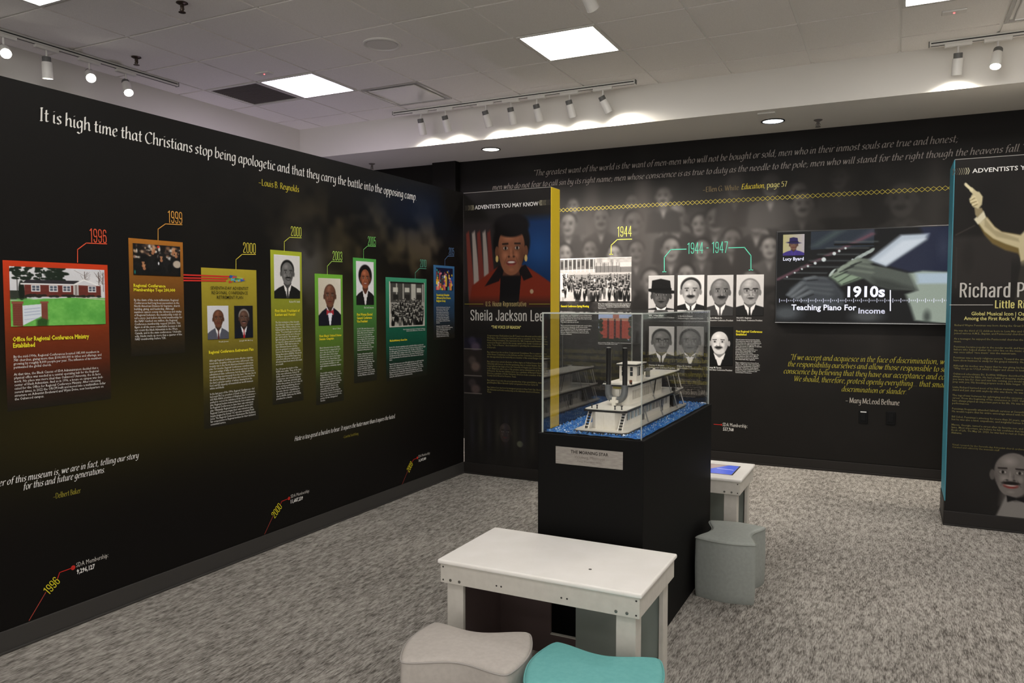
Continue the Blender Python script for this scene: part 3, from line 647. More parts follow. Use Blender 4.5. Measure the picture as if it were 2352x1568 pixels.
def mural_back(W, H, x0, x1, z0, z1):
    A = Art(W, H, (30, 28, 27)); Xw = x0+(x1-x0)*A.u; Zw = z0+(z1-z0)*A.v; asp = (x1-x0)/(z1-z0)
    n = A.noise(14, 10, 51)*.6+A.noise(40, 26, 52)*.4
    A.mix(np.clip(n-.25, 0, 1), (64, 60, 57), .6)
    band = np.exp(-((Zw-2.05)/.42)**4)*np.clip((Xw-.3)/.5, 0, 1)*np.clip((2.85-Xw)/.35, 0, 1)
    A.mix(band, (122, 114, 112), .55)
    rs = np.random.RandomState(77); base = A.c.copy()
    B = Art(W, H); B.c = base.copy()
    spots = [(.62, 2.32, .15), (.98, 2.36, .15), (1.32, 2.3, .16), (1.75, 2.35, .17), (2.12, 2.3, .15), (.58, 2.02, .13), (.86, 2.05, .13), (1.12, 2.0, .12), (1.35, 2.02, .14), (1.7, 2.03, .15), (2.0, 2.02, .13),
             (2.28, 2.1, .14), (2.5, 2.28, .15), (2.62, 2.02, .13), (1.5, 1.72, .16), (1.85, 1.78, .13), (2.45, 1.7, .15), (1.62, 2.55, .13), (2.3, 2.6, .14), (2.62, 2.6, .15), (2.9, 2.4, .15), (3.7, 2.4, .2), (3.2, 2.62, .13), (1.2, 1.5, .14), (.75, 1.55, .14), (1.45, 1.25, .15)]
    r2 = np.random.RandomState(13)
    spots = [(r2.uniform(.45, 2.95), r2.uniform(1.25, 2.55), r2.uniform(.1, .15)) for _ in range(34)]+spots
    for x, z, r in spots:
        r = r*1.2
        t = rs.rand(); s = 96+int(60*t); cx = (x-x0)/(x1-x0); cy = (z-z0)/(z1-z0); rr = r*.62/(z1-z0)
        d = 44+int(40*rs.rand())
        B.poly([(cx-rr*1.9/asp, cy-rr*3.6), (cx-rr*1.7/asp, cy-rr*1.7), (cx-rr*.5/asp, cy-rr*1.1), (cx+rr*.5/asp, cy-rr*1.1), (cx+rr*1.7/asp, cy-rr*1.7), (cx+rr*1.9/asp, cy-rr*3.6)], (d, d, d), .006)
        B.poly([(cx-rr*.4/asp, cy-rr*1.1), (cx, cy-rr*2.2), (cx+rr*.4/asp, cy-rr*1.1)], (150, 146, 142), .004)
        face(B, cx, cy, rr, (s, s*.97, s*.96), (46, 44, 42), aspect=asp, hairr=1.0+.2*rs.rand(), mus=rs.rand() > .7, turn=rs.uniform(-.15, .15), light=rs.choice([-1, 1]), brow=(52, 50, 48), ghost=True)
    for _ in range(2): B.c = sum(np.roll(np.roll(B.c, i, 0), j, 1) for i in (-1, 0, 1) for j in (-1, 0, 1))/9
    B.bw((1, .975, .96))
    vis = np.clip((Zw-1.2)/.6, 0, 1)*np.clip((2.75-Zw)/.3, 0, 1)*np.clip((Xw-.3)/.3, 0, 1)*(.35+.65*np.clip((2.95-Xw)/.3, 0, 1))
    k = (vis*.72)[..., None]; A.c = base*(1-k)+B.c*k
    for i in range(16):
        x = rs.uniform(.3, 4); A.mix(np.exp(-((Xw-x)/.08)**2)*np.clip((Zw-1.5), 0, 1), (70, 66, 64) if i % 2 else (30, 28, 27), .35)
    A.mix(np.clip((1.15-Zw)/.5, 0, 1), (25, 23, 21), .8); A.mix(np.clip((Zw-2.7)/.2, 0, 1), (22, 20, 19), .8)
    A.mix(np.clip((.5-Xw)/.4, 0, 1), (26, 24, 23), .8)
    return A.c
# ------------------------------------------------------------------ materials
M_TILE = mat_speckle('ceiling_tile', rgb(232, 228, 224), rgb(246, 243, 239), 260, 0.9, lo=.3, hi=.7)
M_GRID = mat('ceiling_grid', rgb(238, 236, 232), 0.6)
M_WHITE = mat('white_wall_paint', rgb(222, 219, 213), 0.75, bump=(240, .06))
M_DARKWALL = mat('dark_wall_paint', rgb(22, 20, 19), 0.55, spec=.15)
M_BASE = mat('baseboard_vinyl', rgb(58, 56, 54), 0.45, spec=.4)
M_BASEDK = mat('baseboard_dark_vinyl', rgb(34, 31, 29), 0.45, spec=.25)
M_BLACK = mat('pedestal_black', rgb(14, 13, 12), 0.65, spec=.12, bump=(300, .05))
M_LAM = mat_speckle('white_laminate', rgb(242, 238, 232), rgb(246, 242, 237), 9, 0.32)
M_PAINTW = mat_speckle('white_table_paint', rgb(200, 195, 186), rgb(206, 201, 192), 30, 0.5)
M_BROWN = mat('plum_brown_board', rgb(92, 76, 74), 0.5)
M_BOARDSH = mat('shaded_white_board', rgb(150, 158, 150), 0.5)  # white board; under-table shade and teal bounce from the stool put into its colour
M_RED = mat('red_brown_board', rgb(120, 52, 34), 0.5)
M_SCREW = mat('screw_steel', rgb(120, 118, 112), 0.35, 0.8)
M_HOLE = mat('screw_dark', rgb(40, 36, 32), 0.5)
M_GREYF = mat_speckle('grey_vinyl', rgb(180, 173, 166), rgb(187, 180, 173), 60, 0.55, bump=.08)
M_GREYW = mat('grey_piping', rgb(166, 160, 155), 0.5)
M_TEALF = mat_speckle('teal_vinyl', rgb(104, 172, 170), rgb(110, 178, 175), 60, 0.55, bump=.08)
M_TEALW = mat('teal_piping', rgb(98, 166, 164), 0.5)
M_DKGREY = mat_speckle('stone_grey_vinyl', rgb(148, 152, 147), rgb(154, 158, 153), 60, 0.5, bump=.06)
M_DKGREYW = mat('stone_grey_piping', rgb(138, 142, 136), 0.5)
M_MET = mat('white_metal', rgb(222, 220, 215), 0.4, spec=.5)
M_RAIL = mat('rail_slot', rgb(28, 28, 28), 0.5)
M_HEAT = mat('heat_sink', rgb(96, 96, 94), 0.5)
M_LENS = mat('lamp_lens', (1, 1, 1), 0.3, emit=(1.0, .95, .84), es=30)
M_PANEL = mat('light_diffuser', (.9, .9, .9), 0.5, emit=(1.0, .97, .93), es=PANEL_L)
M_PANELV = mat('cool_light_diffuser', (.9, .9, .9), 0.5, emit=(.92, .78, 1.0), es=PANEL_L)
M_DOWN = mat('downlight_lamp', (1, 1, 1), 0.4, emit=(1.0, .94, .82), es=7)
M_DOWNC = mat('cool_downlight_lamp', (1, 1, 1), 0.4, emit=(.86, .95, 1.0), es=5)
M_CHROME = mat('chrome', rgb(150, 148, 146), 0.2, 1.0)
M_GRILLE = mat('dark_grille', rgb(104, 98, 96), 0.8)
M_GLASS = mat_glass()
M_EDGE = mat('acrylic_edge', rgb(205, 210, 204), 0.25, spec=.6)
M_PRINT = mat_print('mural_print', 0.5, 0.14)
M_PHOTO = mat_print('photo_print', 0.45, 0.2)
M_SCREEN = mat_print('screen_picture', 0.25, 0.08, emit=0.62)
T_ = lambda name, r, g, b, rough=.5: mat('ink_'+name, rgb(r, g, b), rough, 0, .25)
I_WHITE = T_('white', 232, 230, 226); I_DIM = T_('dim_white', 150, 142, 136); I_YEL = T_('yellow', 228, 214, 46); I_OLIVE = T_('olive', 152, 142, 50); I_BODY = T_('olive_pale', 132, 124, 74); I_CHAIN = T_('chain_gold', 176, 162, 62)
I_GOLD = T_('gold', 214, 196, 60); I_CREAM = T_('cream', 222, 212, 130); I_BLACK = T_('black', 40, 36, 10); I_GREYT = T_('grey', 202, 198, 192)
I_RED = T_('red', 205, 48, 40)

# ------------------------------------------------------------------ room shell
T = 0.6096; CZ = 3.39; SZ = 3.07
XL, XR, YN, YB = -4.6, 8.4, -9.4, 3.10
struct(MB().box((XL, YN, -.05), (XR, YB+.1, 0)).build('floor', mat_carpet()))
b = MB(); BX0, BY1 = -2.15, 2.184           # tile field ends at the soffits
b.box((BX0, YN, CZ+.006), (XR, BY1, CZ+.03), 1)
lights = {(i, j) for i in (-2, 2, 6, 10) for j in (1, -3, -7, -11)}
skip = lights | {(-3, 1), (-1, 2), (7, 2)}
for i in range(-5, 15):
    for j in range(-17, 5):
        if (i, j) in skip: continue
        x0, x1 = max(i*T+.011, BX0), min((i+1)*T-.011, XR); y0, y1 = max(j*T+.011, YN), min((j+1)*T-.011, BY1)
        if x1-x0 > .03 and y1-y0 > .03: b.box((x0, y0, CZ-.003), (x1, y1, CZ+.006), 0)
struct(b.build('ceiling', [M_TILE, M_GRID]))
struct(MB().box((XL, BY1, SZ), (XR, YB+.1, CZ+.03)).build('trim_1', M_WHITE))          # soffit along the back wall
struct(MB().box((XL, YN, SZ), (BX0, BY1, CZ+.03)).build('trim_2', M_WHITE))            # soffit on the left
struct(MB().box((XL-.1, YN, 0), (XL, YB+.1, CZ+.03)).build('wall_left', M_DARKWALL))
struct(MB().box((XR, YN, 0), (XR+.1, YB+.1, CZ+.03)).build('wall_right', M_WHITE))
struct(MB().box((-.98, 3.0, 0), (-.68, YB, SZ)).build('trim_3', M_DARKWALL, bevel=.004))   # column by the back wall
struct(MB().box((XL, YB, 0), (XR, YB+.1, SZ)).build('wall_back', M_DARKWALL))
MX0, MX1 = -.68, 4.6
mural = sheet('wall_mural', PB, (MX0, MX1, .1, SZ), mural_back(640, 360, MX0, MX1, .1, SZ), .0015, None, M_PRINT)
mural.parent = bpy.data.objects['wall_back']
b = MB(); b.box((XL, YB-.012, 0), (XR, YB, .095)); b.box((XL, YB-.022, 0), (XR, YB-.012, .018))
struct(b.build('baseboard_back', M_BASEDK, bevel=.003))
struct(MB().box((.10, YN, 0), (.25, 1.56, 2.48)).build('wall_partition', M_DARKWALL))
PY0, PY1 = -3.6, 1.56
MURAL = mural_partition(330, 160, PY0, PY1, .1, 2.48)
mp = sheet('wall_mural', PW, (PY0, PY1, .1, 2.48), MURAL, .0012, None, M_PRINT)
mp.parent = bpy.data.objects['wall_partition']
b = MB(); b.box((.25, YN, 0), (.258, 1.56, .10)); b.box((.258, YN, 0), (.266, 1.56, .012))
struct(b.build('baseboard_partition', M_BASE, bevel=.003))

# ------------------------------------------------------------------ ceiling fixtures
def ceiling_panel(i, j, label):
    x0, y0 = i*T+.012, j*T+.012; x1, y1 = (i+1)*T-.012, (j+1)*T-.012
    t = thing('ceiling_light_panel', label, 'ceiling light', ((x0+x1)/2, (y0+y1)/2, CZ), 0, 'square light panels in the ceiling')
    h = (x1-x0)/2
    f = MB()
    for a0, b0, a1, b1 in ((-h, -h, h, -h+.02), (-h, h-.02, h, h), (-h, -h+.02, -h+.02, h-.02), (h-.02, -h+.02, h, h-.02)): f.box((a0, b0, -.008), (a1, b1, .006))
    f.build('frame', M_MET, t)
    MB().box((-h+.02, -h+.02, -.004), (h-.02, h-.02, .006)).build('diffuser', M_PANELV if (i, j) == (-2, 1) else M_PANEL, t)
LBL = {(-2, 1): 'lit square ceiling light panel beside the dark return grille', (2, 1): 'lit square ceiling light panel above the middle of the back rail of spotlights',
       (6, 1): 'lit square ceiling light panel cut off by the top edge on the right'}
for (i, j) in sorted(lights):
    ceiling_panel(i, j, LBL.get((i, j), 'lit square ceiling light panel overhead behind the viewer'))

t = thing('return_air_grille', 'dark square return air grille in the ceiling by the left wall', 'air vent', (-2.5*T, 1.5*T, CZ))
h = T/2-.012; f = MB()
for a0, b0, a1, b1 in ((-h, -h, h, -h+.025), (-h, h-.025, h, h), (-h, -h+.025, -h+.025, h-.025), (h-.025, -h+.025, h, h-.025)): f.box((a0, b0, -.006), (a1, b1, .006))
f.build('frame', M_MET, t)
f = MB()
for k in range(22): f.box((-h+.025, -h+.03+k*(2*h-.06)/22, -.002), (h-.025, -h+.03+k*(2*h-.06)/22+.012, .006))
f.box((-h+.025, -h+.025, .003), (h-.025, h-.025, .006)); f.build('grille', M_GRILLE, t)

def supply_vent(x, y, label):
    t = thing('supply_air_diffuser', label, 'air vent', (x, y, CZ), 0, 'square metal air diffusers in the ceiling')
    h = T/2-.012
    f = MB()     # flared square rim
    sq = lambda r, z: [(-r, -r, z), (r, -r, z), (r, r, z), (-r, r, z)]
    f.rings([sq(h, .006), sq(h, -.006), sq(h-.02, -.008), sq(h-.05, .035), sq(h-.05, .05)], False); f.build('rim', mat('vent_rim', rgb(196, 194, 191), .25, .3), t)
    MB().box((-h+.02, -h+.02, .04), (h-.02, h-.02, .05)).build('plenum', M_RAIL, t)
    p = MB(); p.rings([sq(h-.05, -.006), sq(h-.055, -.012), sq(h-.058, -.002), sq(h-.05, -.001)]); p.build('face_plate', mat('satin_plate', rgb(232, 230, 227), .16, .15), t)
    for sx in (-1, 1):
        for sy in (-1, 1): MB().box((sx*.15-.006, sy*.15-.006, -.002), (sx*.15+.006, sy*.15+.006, .042)).build('bracket', M_CHROME, t)
supply_vent(-.5*T, 2.5*T, 'shiny square air diffuser in the ceiling left of the long spotlight rail')
supply_vent(7.5*T, 2.5*T, 'shiny square air diffuser in the ceiling above the right spotlight rail')

t = thing('ceiling_speaker', 'round flush white loudspeaker in a ceiling tile', 'loudspeaker', (.305, .305, CZ))
MB().lathe([(.135, -.003), (.137, -.010), (.128, -.014), (.112, -.008), (.112, -.003)], n=48).build('rim', M_MET, t, True)
MB().lathe([(.0, -.003), (.112, -.003), (.110, -.010), (.0, -.011)], n=48).build('grille', mat_speckle('speaker_mesh', rgb(206, 203, 199), rgb(232, 229, 225), 700, .6), t)

def sprinkler(x, y, z, label, col):
    t = thing('fire_sprinkler', label, 'sprinkler', (x, y, z), 0, 'fire sprinklers')
    MB().lathe([(0, .002), (.034, .002), (.036, -.004), (.022, -.012), (0, -.012)], n=24).build('escutcheon', col, t, True)
    MB().lathe([(.011, -.008), (.012, -.03), (.008, -.034), (.006, -.05), (0, -.05)], n=14).build('body', col, t, True)
    f = MB()
    for sgn in (-1, 1): f.tube([(sgn*.009, 0, -.028), (sgn*.017, 0, -.042), (sgn*.006, 0, -.058)], .003, 6)
    f.lathe([(0, -.058), (.022, -.058), (.022, -.061), (0, -.061)], n=16); f.build('deflector', col, t)
M_SPR = mat('sprinkler_brass', rgb(84, 72, 64), .35, .7)
sprinkler(-1.552, -.282, CZ-.003, 'pendent fire sprinkler in the tiles beside the left spotlight rail', M_SPR)
sprinkler(-.356, -.878, CZ-.003, 'pendent fire sprinkler in the tiles at the top edge of the picture', M_SPR)
sprinkler(-1.607, 2.74, SZ, 'dark fire sprinkler under the soffit above the end of the long partition', M_GRILLE)
sprinkler(3.049, 2.739, SZ, 'dark fire sprinkler under the soffit right of a downlight', M_GRILLE)

def downlight(x, y, lm, label, e):
    t = thing('recessed_downlight', label, 'downlight', (x, y, SZ), 0, 'recessed downlights in the soffit')
    MB().lathe([(.096, .0), (.098, -.006), (.088, -.009), (.082, -.002), (.082, .0)], n=40).build('trim_ring', M_RAIL, t, True)
    MB().lathe([(0, .0), (.083, .0), (.083, -.004), (0, -.005)], n=40).build('lamp', lm, t)
    l = bpy.data.lights.new('downlight_beam', 'SPOT'); l.energy = e; l.spot_size = math.radians(100); l.spot_blend = .8; l.shadow_soft_size = .06; l.color = (1, .93, .82)
    lo = bpy.data.objects.new('downlight_beam', l); COL.objects.link(lo); lo.parent = t; lo.location = (0, 0, -.02)
downlight(-.03, 2.61, M_DOWN, 'warm round downlight in the soffit above the woman portrait panel', 14)
downlight(2.70, 2.61, M_DOWNC, 'cool round downlight in the soffit above the television', 34)
downlight(5.43, 2.61, M_DOWN, 'added warm round downlight in the soffit beyond the right edge of the picture', 34)  # added out-of-view downlight to brighten the right carpet, spaced like the other two

def sensor(x, y, z, label, led):
    t = thing('ceiling_sensor', label, 'sensor', (x, y, z))
    MB().box((-.07, -.035, -.012), (.07, .035, 0)).build('housing', M_MET, t, bevel=.004)
    if led: MB().lathe([(0, -.012), (.006, -.012), (.005, -.016), (0, -.017)], n=12).build('indicator_light', mat('red_led', (.5, .02, .02), .3, emit=(1, .1, .1), es=3), t)
sensor(-.971, .453, CZ-.003, 'small flat sensor with a red light on the ceiling beside the left light panel', True)
sensor(3.968, 1.422, CZ-.003, 'small flat sensor with a red light on the ceiling above the right spotlight rail', True)
sensor(2.694, 2.30, SZ, 'small white sensor plate under the soffit beside the cool downlight', False)

t = thing('added_uplight', 'added violet uplight, out of view behind the long partition', 'lamp', (-1.7, 1.35, 0))  # added unseen light, brightens the ceiling above the aisle and tints it violet
MB().lathe([(.16, 0), (.16, .05), (.12, .06), (.12, .20), (.11, .20), (.11, .19), (0, .19)], n=32).build('housing', M_RAIL, t, True)
MB().lathe([(0, .19), (.109, .19), (.109, .193), (0, .195)], n=32).build('lens', mat('violet_lens', (.5, .4, .6), .3, emit=(.8, .66, 1.0), es=6), t)
l = bpy.data.lights.new('uplight_beam', 'SPOT'); l.energy = 42; l.spot_size = math.radians(105); l.spot_blend = 1.0; l.shadow_soft_size = .1; l.color = (.86, .74, 1.0)
lo = bpy.data.objects.new('uplight_beam', l); COL.objects.link(lo); lo.parent = t; lo.location = (0, 0, .21); lo.rotation_euler = (math.pi, 0, 0)

# ------------------------------------------------------------------ track lighting
def rail(p, q, label):
    p, q = np.array(p), np.array(q); d = q-p; L = float(np.hypot(*d)); a = math.atan2(d[1], d[0])
    t = thing('lighting_rail', label, 'lighting rail', (p[0], p[1], CZ-.003), a)
    MB().box((0, -.018, -.032), (L, .018, 0)).build('channel', M_MET, t, bevel=.002)
    s = MB(); s.box((.01, -.005, -.0335), (L-.01, .005, -.0315)); s.box((.01, -.0195, -.02), (L-.01, -.0175, -.012)); s.build('slot', M_RAIL, t)
    MB().box((-.006, -.019, -.034), (.0, .019, 0)).build('end_cap', M_HEAT, t); MB().box((L, -.019, -.034), (L+.006, .019, 0)).build('end_cap', M_HEAT, t)
def track_head(x, y, along, aim, label, group, power=SPOT_W, size=140, body=.15):
    """adapter box in the rail, stem, tilted barrel; aim = point the barrel looks at"""
    z = CZ-.035; t = thing('track_spotlight', label, 'spotlight', (x, y, z), 0, group)
    hx, hy = (.085, .017) if along == 'x' else (.017, .085)
    MB().box((-hx, -hy, -.022), (hx, hy, 0)).build('adapter', M_MET, t, bevel=.003)
    MB().lathe([(.007, -.022), (.007, -.075), (.012, -.078), (.012, -.1), (0, -.1)], n=12).build('stem', M_MET, t, True)
    piv = Vector((0, 0, -.098)); ax = (Vector(aim)-Vector((x, y, z))-piv).normalized()
    c = piv+ax*-.03
    MB().lathe([(0, 0), (.027, 0), (.029, .005), (.029, .042), (0, .042)], c, 20, ax).build('heat_sink', M_HEAT, t, True)
    MB().lathe([(.031, .036), (.034, .042), (.036, body), (.033, body+.002), (.031, body-.006), (.028, .05), (0, .05)], c, 28, ax).build('barrel', M_MET, t, True)
    MB().lathe([(0, body-.014), (.031, body-.014), (.031, body-.010), (0, body-.008)], c, 24, ax).build('lens', M_LENS, t)
    l = bpy.data.lights.new('spotlight_beam', 'SPOT'); l.energy = power; l.spot_size = math.radians(size); l.spot_blend = 1.0; l.shadow_soft_size = .028; l.color = (1, .93, .82)
    lo = bpy.data.objects.new('spotlight_beam', l); COL.objects.link(lo); lo.parent = t
    lo.location = c+ax*(body+.004); lo.rotation_euler = ax.to_track_quat('-Z', 'Y').to_euler()
N_ = ['leftmost', 'second from the left', 'third from the left', 'middle', 'third from the right', 'second from the right', 'rightmost']
rail((-.78, 1.99), (1.675, 1.99), 'long white lighting rail on the ceiling in front of the back soffit')
for k, (x, dx, dy) in enumerate(zip((-.465, -.19, .245, .505, .763, 1.077, 1.386), (0, .15, .3, .1, .2, .3, .75), (.7, .75, .7, .75, .75, .7, .8))):
    track_head(x, 1.99, 'x', (x+dx, 1.99+dy, CZ-2.0), f'{N_[k]} of the seven white spotlights on the long back rail', 'spotlights on the long back rail')
rail((-1.85, -4.2), (-1.85, .34), 'lighting rail on the ceiling running above the long dark partition')
for k, (y, aim) in enumerate(((-3.0, (.2, -3, 0)), (-1.09, (1.6, -2.6, 1.2)), (-.79, (-2.1, -.5, 0)), (-.46, (1.2, -2.2, 1.2)), (-.15, (-.2, -.9, 1.3)))):
    track_head(-1.85, y, 'y', aim, ['white spotlight beyond the left edge on the partition rail', 'glowing spotlight at the left edge, on the rail above the partition', 'dull spotlight turned to the wall, second visible on the partition rail',
        'glowing spotlight facing the viewer, third on the partition rail', 'tilted glowing spotlight nearest the end of the partition rail'][k], 'spotlights on the partition rail', 5, 70)
rail((3.85, 2.03), (6.6, 2.03), 'lighting rail on the ceiling at the upper right corner')
for k, (x, aim) in enumerate(((4.03, (4.0, 2.5, CZ-1.8)), (4.27, (4.0, 1.2, 1.5)), (5.0, (5.0, 2.6, 1.4)), (5.6, (5.6, 2.6, 1.4)), (6.2, (6.2, 2.6, 1.4)))):
    track_head(x, 2.03, 'x', aim, ['grey topped spotlight at the left end of the right rail', 'glowing spotlight second on the right rail', 'spotlight on the right rail beyond the picture edge', 'spotlight on the right rail beyond the picture edge', 'spotlight on the right rail beyond the picture edge'][k], 'spotlights on the right rail')
rail((2.08, -4.6), (2.08, -.12), 'lighting rail on the ceiling overhead at the top edge of the picture')
TH = [(-.25, (2.6, 1.6, 1.6)), (-.50, (.3, -.3, 1.6)), (-1.2, (2.45, -.6, 1.0)), (-2.2, (.3, -1.9, 1.5)), (-3.2, (.3, -2.9, 1.4)), (-.9, (.7, 1.5, 1.7))]
for k, (y, aim) in enumerate(TH):
    track_head(2.08, y, 'y', aim, ['spotlight hanging into view at the top edge of the picture', 'glowing spotlight just cut off by the top edge of the picture'][k] if k < 2 else 'spotlight on the overhead rail above the picture', 'spotlights on the overhead rail', 46 if k == 2 else 16, 34 if k == 2 else 62)

# ------------------------------------------------------------------ partition: timeline panels
def grad(rect, top, mid, bot, fade=.3):
    W, H = 24, 90; A = Art(W, H, top); t = 1-A.v
    yy = np.clip(((rect[0]+(rect[1]-rect[0])*A.u)-PY0)/(PY1-PY0)*MURAL.shape[1], 0, MURAL.shape[1]-1).astype(int); zz = np.clip((2.48-(rect[2]+(rect[3]-rect[2])*A.v))/2.38*MURAL.shape[0], 0, MURAL.shape[0]-1).astype(int)
    A.mix(np.clip(t/.5, 0, 1), mid); A.mix(np.clip((t-.45)/.4, 0, 1), bot); A.mix(np.clip((t-(1-fade))/fade, 0, 1), (34, 31, 24)); A.grain(.015); return A.c
def timeline(label, tl, r, bl, top, mid, bot, num, nrect, lead, ncol, photos, head, body, caps=(), hb=None):
    a0, a1, z0, z1 = PW.rect(tl, r, bl)
    t = thing('timeline_panel', label, 'wall panel', (0.25, a0, z0), 0, 'timeline panels on the long partition'); inv = Matrix.Translation((-.25, -a0, -z0))
    kids = [sheet('backing', PW, (a0, a1, z0, z1), grad((a0, a1, z0, z1), top, mid, bot), .0022, None, M_PRINT)]
    for nm, rc, cv in photos:
        q = PW.rect(*rc); cv = cv((q[1]-q[0])/(q[3]-q[2])) if callable(cv) else cv; kids.append(sheet(nm, PW, PW.rect(*rc), cv, .005, None, M_PHOTO, True))
    nk = mat('ink_year_'+num+str(ncol[1]), rgb(*ncol), .5)
    kids.append(block('year_number', PW, num, *nrect, nk, None, .004, mk=poster))
    kids.append(strip('leader_line', PW, lead, .0042, nk, None, .0035))
    if head: kids.append(block('heading', PW, head[0], *head[1], I_YEL, None, .005, .035, line=.95))
    if body: kids.append(block('body_text', PW, body[0], *body[1], I_WHITE, None, .005, .0, line=.95))
    for c in caps: kids.append(block('caption', PW, c[0], *c[1], c[2] if len(c) > 2 else I_WHITE, None, .006, .004, c[3] if len(c) > 3 else 'RIGHT'))
    for k in kids: k.parent = t; k.data.transform(inv)
    return t
LP = lambda *a, **k: (lambda q: portrait(*a, asp=q, **k))
B_SK = (96, 62, 48); BR_SK = (124, 84, 62)
timeline('red 1996 panel with a photo of a brick ranch house on a green lawn', (5, 597), (246, 604), (17, 945), (205, 62, 28), (124, 52, 24), (70, 34, 22),
  '1996', ((204, 524), (243, 530), (204, 556)), [(244, 560), (197, 558), (177, 573), (177, 602)], (226, 84, 48),
  [('house_photo', ((20, 611), (238, 618), (25, 750)), art_house())],
  ('Office for Regional Conference Ministry\nEstablished', ((27, 773), (203, 770), (28, 799))),
  ('By the mid-1990s, Regional Conferences boasted 185,000 members in\n740 churches, giving more than $100,000,000 in tithes and offerings, and\ngrowing by roughly 8,000 people per year. The influence of its members\npermeated the global church.\n\nAt that time, the Black Caucus of SDA Administrators decided that a\nphysical office was needed as a central operating hub for the Regional\nwork. No place was more ideal than Oakwood University, the de facto\ncenter of black Adventism. And so in 1996, a house on campus was dedi-\ncated for the Office for Regional Conference Ministry. After relocating\nseveral times, in 2022 the ORCM built and moved into a multimillion dollar\nstructure on Adventist Boulevard and Wynn Drive, new headquarters on\nthe Oakwood campus.', ((29, 816), (241, 880), (34, 921))))
timeline('orange 1999 panel with a photo of an audience raising hands', (294, 546), (419, 556), (303, 818), (176, 112, 40), (112, 72, 30), (70, 52, 26),
  '1999', ((384, 483), (417, 486), (384, 511)), [(417, 516), (379, 514), (362, 526), (362, 551)], (224, 160, 66),
  [('audience_photo', ((304, 558), (412, 566), (306, 631)), art_crowd())],
  ('Regional Conference\nMemberships Tops 200,000', ((305, 651), (401, 660), (306, 671))),
  ('By the dawn of the new millennium, Regional\nConferences had long been pacesetters in the\nNorth American Division for baptisms, church\nbuilding, giving, and leadership. Although\nnumbers cannot convey the vibrancy and vitality\nof Regional believers, the membership totals do\ntell a story. Just before the total membership for\nthe NAD reached one million, the Regional\nConference membership topped 200,000. This\nfigure is all the more remarkable because it did\nnot count the black Adventists in the West,\nCanada, and in the state conferences. Undoubt-\nedly, blacks made up more than a quarter of the\nNAD membership before Y2K.', ((306, 686), (416, 690), (309, 783))))
p3 = timeline('mustard 2000 panel with two small portraits of men side by side', (461, 614), (588, 620), (471, 985), (178, 162, 50), (124, 112, 40), (62, 56, 24),
  '2000', ((557, 556), (586, 558), (557, 580)), [(586, 584), (555, 584), (541, 596), (541, 618)], (226, 206, 70),
  [('portrait_photo', ((475, 702), (523, 704), (477, 780)), LP(50, 80, (214, 214, 220), (104, 66, 48), (90, 74, 66), (84, 86, 98), (236, 236, 238), (90, 40, 44), bald=True, r=.25, cy=.6)),
   ('portrait_photo', ((537, 702), (579, 704), (538, 777)), LP(44, 76, (26, 26, 30), (92, 66, 54), (140, 132, 126), (22, 26, 38), (232, 232, 236), (168, 30, 32), r=.25, cy=.6, smile=True, mus=True))],
  ('Regional Conference Retirement Plan', ((478, 805), (581, 805), (478, 815))),
  ('Although Regional Conferences were effective organiza-\ntional units, inequities of the past were still present. One\ninequity was in the North American Division retirement\nplan. For decades, Regional Conferences contributed the\nsame percentage of tithe to the retirement fund as white\nadministered state conferences, but the state conferences\nbenefited disproportionately from the fund. This was due to\nthe shorter lifespan of black males who received less from\nthe fund, a greater number of whites drawing from the\nfund, and the disparity of household net worth between\nwhites and blacks.\n\nIn the last years of the 1990s, Regional Conferences—led\nby Joseph McCoy, president of South Central Conference,\nand Alvin Kibble, president of Allegheny East Conference—\npushed to correct the imbalance in the church retirement\nplan. Regional leaders believed that the best solution was\nfor Regional Conferences to have their own retirement\nplan. Ultimately, Regional leaders prevailed, and in 2001\nRegional Conferences began their own retirement plan,\nlargely designed by former GC associate secretary Frank\nJones. The Regional Conference Retirement Plan facilitates\nfair compensation to Regional workers for their dedicated,\ncommitted service.', ((479, 826), (586, 840), (483, 977))),
  [('SEVENTH-DAY ADVENTIST\nREGIONAL CONFERENCE\nRETIREMENT PLAN', ((482, 657), (569, 660), (484, 686)), I_BLACK, 'CENTER'), ('Frank Jones', ((501, 783), (523, 783), (501, 787))), ('Joseph W. McCoy', ((548, 781), (579, 781), (548, 785)))])
